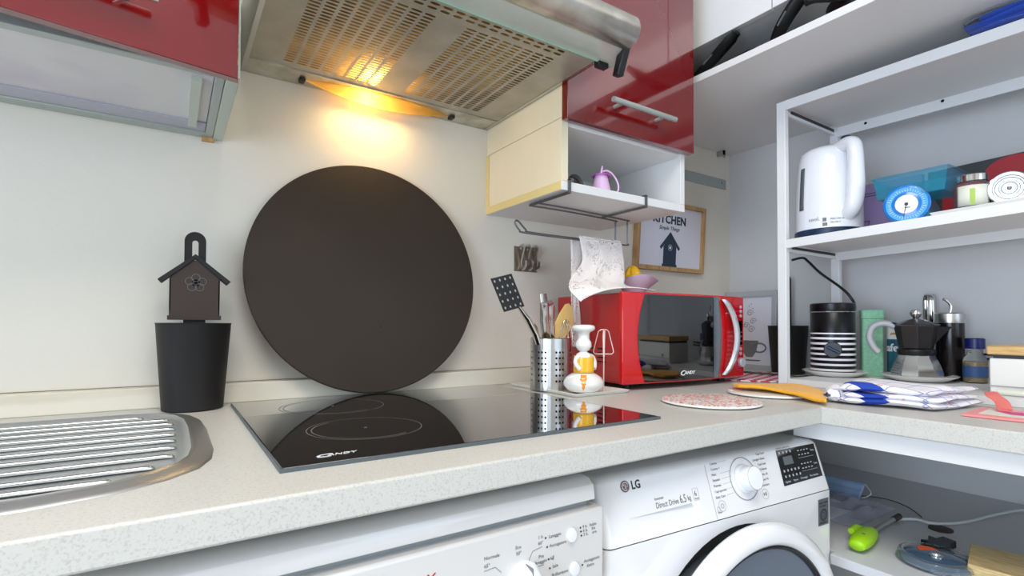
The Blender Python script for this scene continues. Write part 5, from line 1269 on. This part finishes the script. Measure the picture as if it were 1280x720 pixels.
g = G(); text_geo(g, 'cafe', 0.030, mwrap, -0.056, 0.072, 0.0003, bold=0.0008); B(g, 'lettering', 'print_white', t, smooth=False)
g = G(); g.grid(lambda u_, v_: mwrap(-0.03+0.06*u_, 0.115+0.006*v_+0.003*math.sin(u_*9), 0.0004), 16, 2); B(g, 'brown_swirl', 'wood', t)
# moka pot
t = T('moka_pot', 'stovetop moka pot, steel base with black top and grey handle', 'coffee pot', (1.622, -0.655, ZB+0.0070))
def octo(prof, n=8, rot=PI/8, c=(0, 0)):
    g = G(); vs = []; m_ = len(prof)
    for i in range(n):
        a = rot+2*PI*i/n
        for r, z in prof: vs.append((c[0]+r*math.cos(a), c[1]+r*math.sin(a), z))
    g.add(vs, [(i*m_+k, ((i+1) % n)*m_+k, ((i+1) % n)*m_+k+1, i*m_+k+1) for i in range(n) for k in range(m_-1)]+[tuple(i*m_ for i in range(n))[::-1], tuple(i*m_+m_-1 for i in range(n))])
    return g
B(octo([(0.050, 0), (0.0565, 0.006), (0.0560, 0.016), (0.050, 0.036), (0.041, 0.054), (0.039, 0.060)], 10), 'boiler', 'steel_soft', t, smooth=True, sharp=20)
B(G().lathe([(0.040, 0.060), (0.0415, 0.062), (0.0415, 0.074), (0.039, 0.076), (0, 0.076)], (0, 0, 0), 40), 'collar', 'black_plastic', t)
B(octo([(0.036, 0.0765), (0.037, 0.080), (0.0475, 0.134), (0.0485, 0.1365)]), 'upper_chamber', 'moka_black', t, smooth=False, bevel=0.0015)
l = B(octo([(0.050, 0.137), (0.0500, 0.1385), (0.020, 0.151), (0.010, 0.154)]), 'lid', 'moka_black', t, smooth=False, bevel=0.001)
B(G().lathe([(0.006, 0.152), (0.007, 0.157), (0.0125, 0.164), (0.0135, 0.170), (0.010, 0.177), (0, 0.179)], (0, 0, 0), 24), 'lid_knob', 'steel_polish', l)
hv = Vector((-0.35, 0.94, 0)).normalized()      # handle side, away from the spout
P = smoothpts([hv*0.044+Vector((0, 0, 0.134)), hv*0.068+Vector((0, 0, 0.142)), hv*0.092+Vector((0, 0, 0.132)), hv*0.100+Vector((0, 0, 0.105)), hv*0.092+Vector((0, 0, 0.080)), hv*0.080+Vector((0, 0, 0.064))], 6)
B(G().tube(P, [0.0105]*len(P), 14, flat=0.8), 'handle', 'grey_handle', t, label='pale grey curved handle')
B(G().tube([hv*0.040+Vector((0, 0, 0.137)), hv*0.072+Vector((0, 0, 0.1435))], 0.0095, 12, flat=0.7), 'hinge_piece', 'blue_dark', t)
sv = -hv
g = G(); g.add([sv*0.042+Vector((0.012, 0.005, 0.134)), sv*0.042+Vector((-0.012, -0.005, 0.134)), sv*0.072+Vector((0, 0, 0.133)), sv*0.040+Vector((0, 0, 0.092))], [(0, 1, 2), (0, 2, 3), (1, 3, 2), (0, 3, 1)])
B(g, 'spout', 'moka_black', t, smooth=False)
# french press style black jar
t = T('coffee_plunger', 'tall dark glass coffee jar with steel collar and bent spoon', 'jar', (1.709, -0.700, ZB))
B(G().lathe([(0, 0), (0.029, 0), (0.030, 0.002), (0.030, 0.150), (0, 0.151)], (0, 0, 0), 40), 'dark_body', 'coffee', t, sharp=50)
B(G().lathe([(0.031, 0.150), (0.0315, 0.152), (0.0315, 0.174), (0.028, 0.177), (0, 0.177)], (0, 0, 0), 40), 'steel_collar', 'steel_brushed_v', t)
B(G().tube(smoothpts([(0.002, 0.0, 0.176), (0.003, -0.002, 0.195), (-0.004, 0.006, 0.210), (-0.01, 0.010, 0.213)], 5), 0.0035, 10), 'bent_spout', 'steel_polish', t)
t = T('steel_loop', 'upright steel strap loop standing behind the coffee pot', 'utensil', (1.762, -0.640, ZB), rz=-0.95)
P = [Vector((0.0, 0.0185, 0.0))]+[Vector((0, 0.0185*math.cos(a), 0.212+0.0185*math.sin(a))) for a in [PI*i/14 for i in range(15)]]+[Vector((0, -0.0185, 0.0))]
g = G(); vs = []
for p in P: vs += [p+Vector((-0.009, 0, 0)), p+Vector((0.009, 0, 0))]
g.add(vs, [(2*i, 2*i+1, 2*i+3, 2*i+2) for i in range(len(P)-1)]); B(g, 'strap', 'steel_polish', t, solid=0.002, sharp=80)
t = T('glass_bottle', 'small glass bottle with navy cap and blue label', 'bottle', (1.690, -0.735, ZB))
bo = (0, -0.0)
B(G().lathe([(0, 0), (0.022, 0), (0.0245, 0.003), (0.0245, 0.055), (0.020, 0.066), (0.0155, 0.072), (0.0155, 0.085)], (0, -0.02, 0), 36), 'glass_body', 'glass', t, sharp=60)
B(G().lathe([(0, 0.003), (0.021, 0.003), (0.021, 0.052), (0, 0.052)], (0, -0.02, 0), 28), 'contents', 'spice', t)
B(G().lathe([(0.018, 0.085), (0.020, 0.086), (0.020, 0.110), (0.018, 0.112), (0, 0.112)], (0, -0.02, 0), 36), 'cap', 'cap_navy', t)
B(G().openlathe([(0.0249, 0.015), (0.0249, 0.042)], (0, -0.02, 0), 36), 'label', 'label_blue', t)
# white box with bamboo lid
t = T('lidded_box', 'white box with bamboo lid on the bottom board of the shelf unit', 'box', (1.52, -1.0, ZB), w=True)
B(G().box(1.448, 1.62, -1.16, -0.842, ZB, 0.992), 'box_body', 'cardboard_white', t, bevel=0.002)
B(G().box(1.446, 1.448, -1.16, -0.842, ZB+0.016, ZB+0.018), 'joint_line', 'print_light', t)
B(G().box(1.452, 1.616, -1.155, -0.847, 0.992, 0.999), 'dark_gap', 'tin_black', t)
B(G().box(1.444, 1.624, -1.164, -0.838, 0.9995, 1.018), 'lid', 'bamboo', t, bevel=0.003)
B(G().cyl((1.4478, -0.905, ZB+0.028), (1.438, -0.905, ZB+0.028), 0.006, 16), 'latch', 'steel', t)
t = T('rolled_paper', 'pale green rolled slip lying before the lidded box', 'paper', (1.43, -0.92, ZB))
B(G().cyl((0, 0.06, 0.006), (0.0, -0.09, 0.006), 0.006, 16), 'roll', 'label_white', t)
g = G().tube([(1.765, -0.74, 0.985), (1.765, -0.95, 0.990)], 0.003, 8).tube([(1.765, -0.74, 0.973), (1.765, -0.95, 0.978)], 0.003, 8)
o = B(g, 'wall_cables', 'black_plastic', origin=(1.765, -0.8, 0.98)); tag(o, 'pair of black cables running behind the navy-capped bottle', 'cable')
o.location.x += 0.032

# ------------------------------------------------------------------ high shelf and cupboard on the right wall
t = T('high_shelf', 'deep white board shelf high on the right above the metal unit', 'shelf', (1.49, -0.9, 1.717), w=True)
B(G().box(1.178, XR, -2.2, 0, 1.717, 1.736), 'board', 'white_lam', t, bevel=0.001)
B(G().box(1.720, 1.730, -0.030, 0, 1.700, 1.7168).box(1.720, 1.730, -0.030, -0.026, 1.690, 1.7168), 'bracket', 'aluminium', t)
t = T('high_cupboard', 'white ceiling cupboard above the high shelf, red cabinet beside it', 'cupboard', (1.5, -1.1, 1.84), w=True)
B(G().box(1.24, XR, -2.2, -0.001, 1.842, ZC-0.003), 'carcass', 'white_lam', t)
for k in range(4): B(G().box(1.2225, 1.2395, -0.004-0.50*(k+1)+0.003, -0.004-0.50*k, 1.840, ZC-0.006), 'door', 'white_enamel', t, bevel=0.001)
def pan(label, c, P, r=0.11):
    t = T('frying_pan', label, 'pan', (c[0], c[1], 1.7362), w=True)
    B(G().lathe([(0, 0), (r*0.78, 0), (r*0.84, 0.004), (r, 0.036), (r*0.985, 0.037), (r*0.82, 0.007), (0, 0.004)], (c[0], c[1], 1.7364), 56), 'pan_body', 'pan_black', t, sharp=50)
    P = smoothpts(P, 6); n = len(P)
    rr = [0.010+0.009*(i/(n-1))**0.5 if i < n-2 else 0.014 for i in range(n)]
    h = B(G().tube(P, rr, 12, flat=0.62), 'handle', 'pan_black', t)
    k = n//2; o_ = Vector((-0.0165, 0, 0)); B(G().tube([P[k]+o_, P[k+3]+o_], 0.0025, 6), 'handle_mark', 'sticker_grey', h)
pan('black frying pan, handle raised, next to the red cabinet on the high shelf', (1.345, -0.170), [(1.262, -0.243, 1.766), (1.235, -0.285, 1.768), (1.224, -0.345, 1.790), (1.216, -0.412, 1.822)])
pan('black frying pan, handle raised, further right on the high shelf', (1.345, -0.420), [(1.262, -0.492, 1.766), (1.225, -0.515, 1.764), (1.206, -0.555, 1.795), (1.202, -0.640, 1.872)])
t = T('small_pot', 'small round dark pot on the high shelf, right of both pans', 'pan', (1.285, -0.690, 1.7362))
B(G().lathe([(0, 0), (0.075, 0), (0.08, 0.004), (0.083, 0.045), (0.080, 0.045), (0.077, 0.006), (0, 0.005)], (0, 0, 0), 48), 'pot_body', 'pan_black', t, sharp=50)
B(G().tube(smoothpts([(-0.078, 0.01, 0.03), (-0.12, 0.055, 0.036), (-0.125, 0.075, 0.036)], 4), 0.008, 10), 'handle', 'pan_black', t)

# blue cloth on top of the metal unit
t = T('blue_cloth', 'bright blue folded cloth on top of the white metal unit', 'cloth', (1.46, -0.93, 1.66), w=True)
def bl(k, z, dy):
    def f(u_, v_):
        x = 1.388+0.14*u_+0.002*k; y = -0.822-dy-0.24*v_; e = min(1, min(u_, 1-u_, v_*1.0, 1-v_)*8)**0.5
        return (x, y, zt(y)+z+0.0035*math.sin(v_*9+k*2)+0.0015*math.sin(u_*11+k))
    def s(sg): return lambda u_, v_: (lambda p, e: (p[0], p[1], p[2]+sg*0.0048*e))(f(u_, v_), min(1, min(u_, 1-u_, v_, 1-v_)*8)**0.5)
    g = G().grid(s(1), 14, 24); q = G().grid(s(-1), 14, 24); g.add(q.v, q.f); return g
for k, (z, dy) in enumerate(((0.010, 0.010), (0.0195, 0.002), (0.029, 0.0), (0.0385, 0.024))): B(bl(k, z, dy), 'cloth_fold', 'blue_cloth', t, sharp=80)
g = G().tube(smoothpts([(1.400, -0.822, zt(-0.82)+0.0355), (1.41, -0.86, zt(-0.86)+0.0475), (1.43, -0.93, zt(-0.93)+0.0490), (1.45, -1.0, zt(-1.0)+0.0490)], 5), [0.0055]*16, 10, flat=0.7)
o = B(g, 'umbrella_strap', 'rubber_grey', origin=(1.41, -0.9, 1.70)); tag(o, 'dark grey strap bundle lying on the blue folded cloth', 'strap')

# ------------------------------------------------------------------ things on the low shelf
zl = 0.6125
t = T('gas_lighter', 'lime green gas lighter with metal nozzle on the low shelf', 'lighter', (1.19, -0.72, zl), w=True)
P = smoothpts([(1.128, -0.720, zl+0.015), (1.142, -0.718, zl+0.017), (1.165, -0.714, zl+0.016), (1.195, -0.708, zl+0.015), (1.225, -0.702, zl+0.014), (1.240, -0.700, zl+0.012)], 5)
B(G().tube(P, [0.008+0.012*math.sin(PI*(0.12+0.78*i/(len(P)-1)))**0.8 for i in range(len(P))], 18, flat=0.72), 'body', 'lime', t, sharp=80)
B(G().tube([(1.175, -0.690, zl+0.024), (1.205, -0.685, zl+0.024), (1.228, -0.690, zl+0.018)], [0.006, 0.007, 0.004], 10), 'trigger_guard', 'lime', t)
B(G().cyl((1.236, -0.700, zl+0.011), (1.370, -0.694, zl+0.010), 0.0055, 14), 'nozzle', 'steel', t); B(G().cyl((1.365, -0.6942, zl+0.010), (1.402, -0.6925, zl+0.010), 0.0066, 14), 'nozzle_tip', 'brown_black', t)
g = G(); fl = lambda a, b, d: (a, b, zl+0.0312+d); text_geo(g, 'F', 0.010, fl, 1.160, -0.722, 0.0003); B(g, 'stamp', 'print_dark', t, smooth=False)
t = T('disc_case', 'blue clear round case with an orange sticker beside the lighter', 'case', (1.205, -0.822, zl))
B(G().lathe([(0, 0), (0.050, 0), (0.056, 0.003), (0.057, 0.010), (0.048, 0.015), (0.020, 0.018), (0, 0.018)], (0, 0, 0), 56, ), 'lower_disc', 'disc_blue', t, sharp=60)
B(G().openlathe([(0.0575, 0.004), (0.061, 0.008), (0.0575, 0.017), (0.050, 0.0195)], (0, 0, 0), 56), 'clear_rim', 'glass', t, solid=0.0012)
B(G().lathe([(0.016, 0.0), (0.016, 0.0006), (0, 0.0007)], (0.016, 0.018, 0.0172), 28), 'orange_sticker', 'orange', t)
B(G().lathe([(0.011, 0.018), (0.011, 0.021), (0.007, 0.021), (0.007, 0.019), (0, 0.019)], (-0.012, -0.004, 0), 28), 'hub', 'chrome', t)
t = T('black_clip', 'ragged black plastic piece behind the blue disc case', 'clip', (1.295, -0.798, zl-0.0005))
B(G().prism([(-0.034, -0.012), (-0.010, -0.022), (0.012, -0.016), (0.030, -0.020), (0.036, 0.004), (0.020, 0.010), (0.022, 0.024), (0.004, 0.016), (-0.012, 0.026), (-0.016, 0.010), (-0.032, 0.014)], lambda x, y, d: (x, y, d*(0.7+8*abs(x))), 0.001, 0.016), 'plastic_piece', 'black_plastic', t, bevel=0.001)
t = T('wooden_block', 'striped bamboo block on the low shelf at bottom right', 'block', (1.3, -0.95, zl), w=True)
Q = [(1.190, -0.872), (1.215, -1.10), (1.36, -1.08), (1.305, -0.845)]
g = G().hexa([(x, y, zl) for x, y in Q]+[(x, y, zl+0.024) for x, y in Q]); B(g, 'block_body', 'bamboo_y', t, bevel=0.0015)
# face mask and plastic bag
t = T('face_mask', 'pale blue folded face mask standing at the back of the low shelf', 'mask', (1.47, -0.545, 0.6125))
def mk(u_, v_): return (0.04*v_+0.002*math.sin(u_*9), 0.065-0.10*u_, 0.002+0.036*v_+0.0015*math.sin(v_*18))
B(G().grid(mk, 16, 16), 'mask_sheet', 'mask_blue', t, solid=0.0015)
B(G().tube(smoothpts([(0.04, -0.034, 0.036), (0.02, -0.055, 0.02), (0.01, -0.034, 0.004)], 5), 0.0012, 6), 'ear_loop', 'print_white', t)
t = T('plastic_bag', 'crumpled clear plastic bag on the low shelf under the blue mask', 'bag', (1.37, -0.585, 0.6135))
rn = random.Random(4)
def bag(u_, v_):
    return (-0.11+0.22*u_, -0.075+0.16*v_, 0.002+0.030*math.sin(PI*u_)**0.6*math.sin(PI*v_)**0.6*(0.6+0.4*math.sin(u_*13+v_*7)*math.cos(v_*15-u_*4)))
B(G().grid(bag, 30, 30), 'bag_film', 'bag_clear', t, solid=0.0006, sharp=25)

# ------------------------------------------------------------------ purple watering can and glasses inside the box shelf
t = T('toy_watering_can', 'tiny pink watering can with purple collar in the open box shelf', 'watering can', (0.856, -0.288, 1.3752))
B(G().lathe([(0, 0), (0.022, 0), (0.0235, 0.002), (0.0150, 0.040), (0.014, 0.043)], (0, 0, 0), 36), 'can_body', 'pink', t)
g = G(); n = 40; vs = []
for i in range(n):
    a = 2*PI*i/n; r = 0.0225*(1+0.07*math.cos(7*a))
    vs += [(0.010*math.cos(a), 0.010*math.sin(a), 0.0455), (r*math.cos(a), r*math.sin(a), 0.0415), (r*math.cos(a), r*math.sin(a), 0.0395), (0.014*math.cos(a), 0.014*math.sin(a), 0.0425)]
g.add(vs, [(4*i+k, (4*i+4+k) % (4*n), (4*i+4+(k+1) % 4) % (4*n), 4*i+(k+1) % 4) for i in range(n) for k in range(4)]); B(g, 'petal_collar', 'purple', t)
B(G().tube([(0.0, 0, 0.043), (0.002, 0, 0.055), (0.004, 0, 0.066)], [0.004, 0.0025, 0.0018], 10), 'top_stem', 'pink', t)
P = smoothpts([(0.004, 0, 0.052), (0.016, -0.002, 0.056), (0.030, -0.006, 0.050), (0.042, -0.010, 0.034), (0.046, -0.012, 0.018), (0.041, -0.012, 0.005), (0.032, -0.010, 0.003)], 5)
B(G().tube(P, 0.0024, 10), 'handle', 'pink', t)
t = T('dark_lens_glasses', 'dark round-lens glasses lying behind the pink watering can', 'glasses', (0.792, -0.232, 1.3752), rz=0.0)
for x in (-0.030, 0.030): B(G().lathe([(0.026, 0), (0.0265, 0.002), (0.024, 0.004), (0, 0.004)], (x, 0, 0.0265), 32, (0, -1, 0)), 'lens', 'black_glass', t)
B(G().tube([(-0.004, -0.002, 0.034), (0.004, -0.002, 0.034)], 0.002, 8), 'bridge', 'black_plastic', t)
for x in (-0.055, 0.055): B(G().tube([(x, 0, 0.030), (x, 0.09, 0.012)], 0.0018, 8), 'temple', 'black_plastic', t)
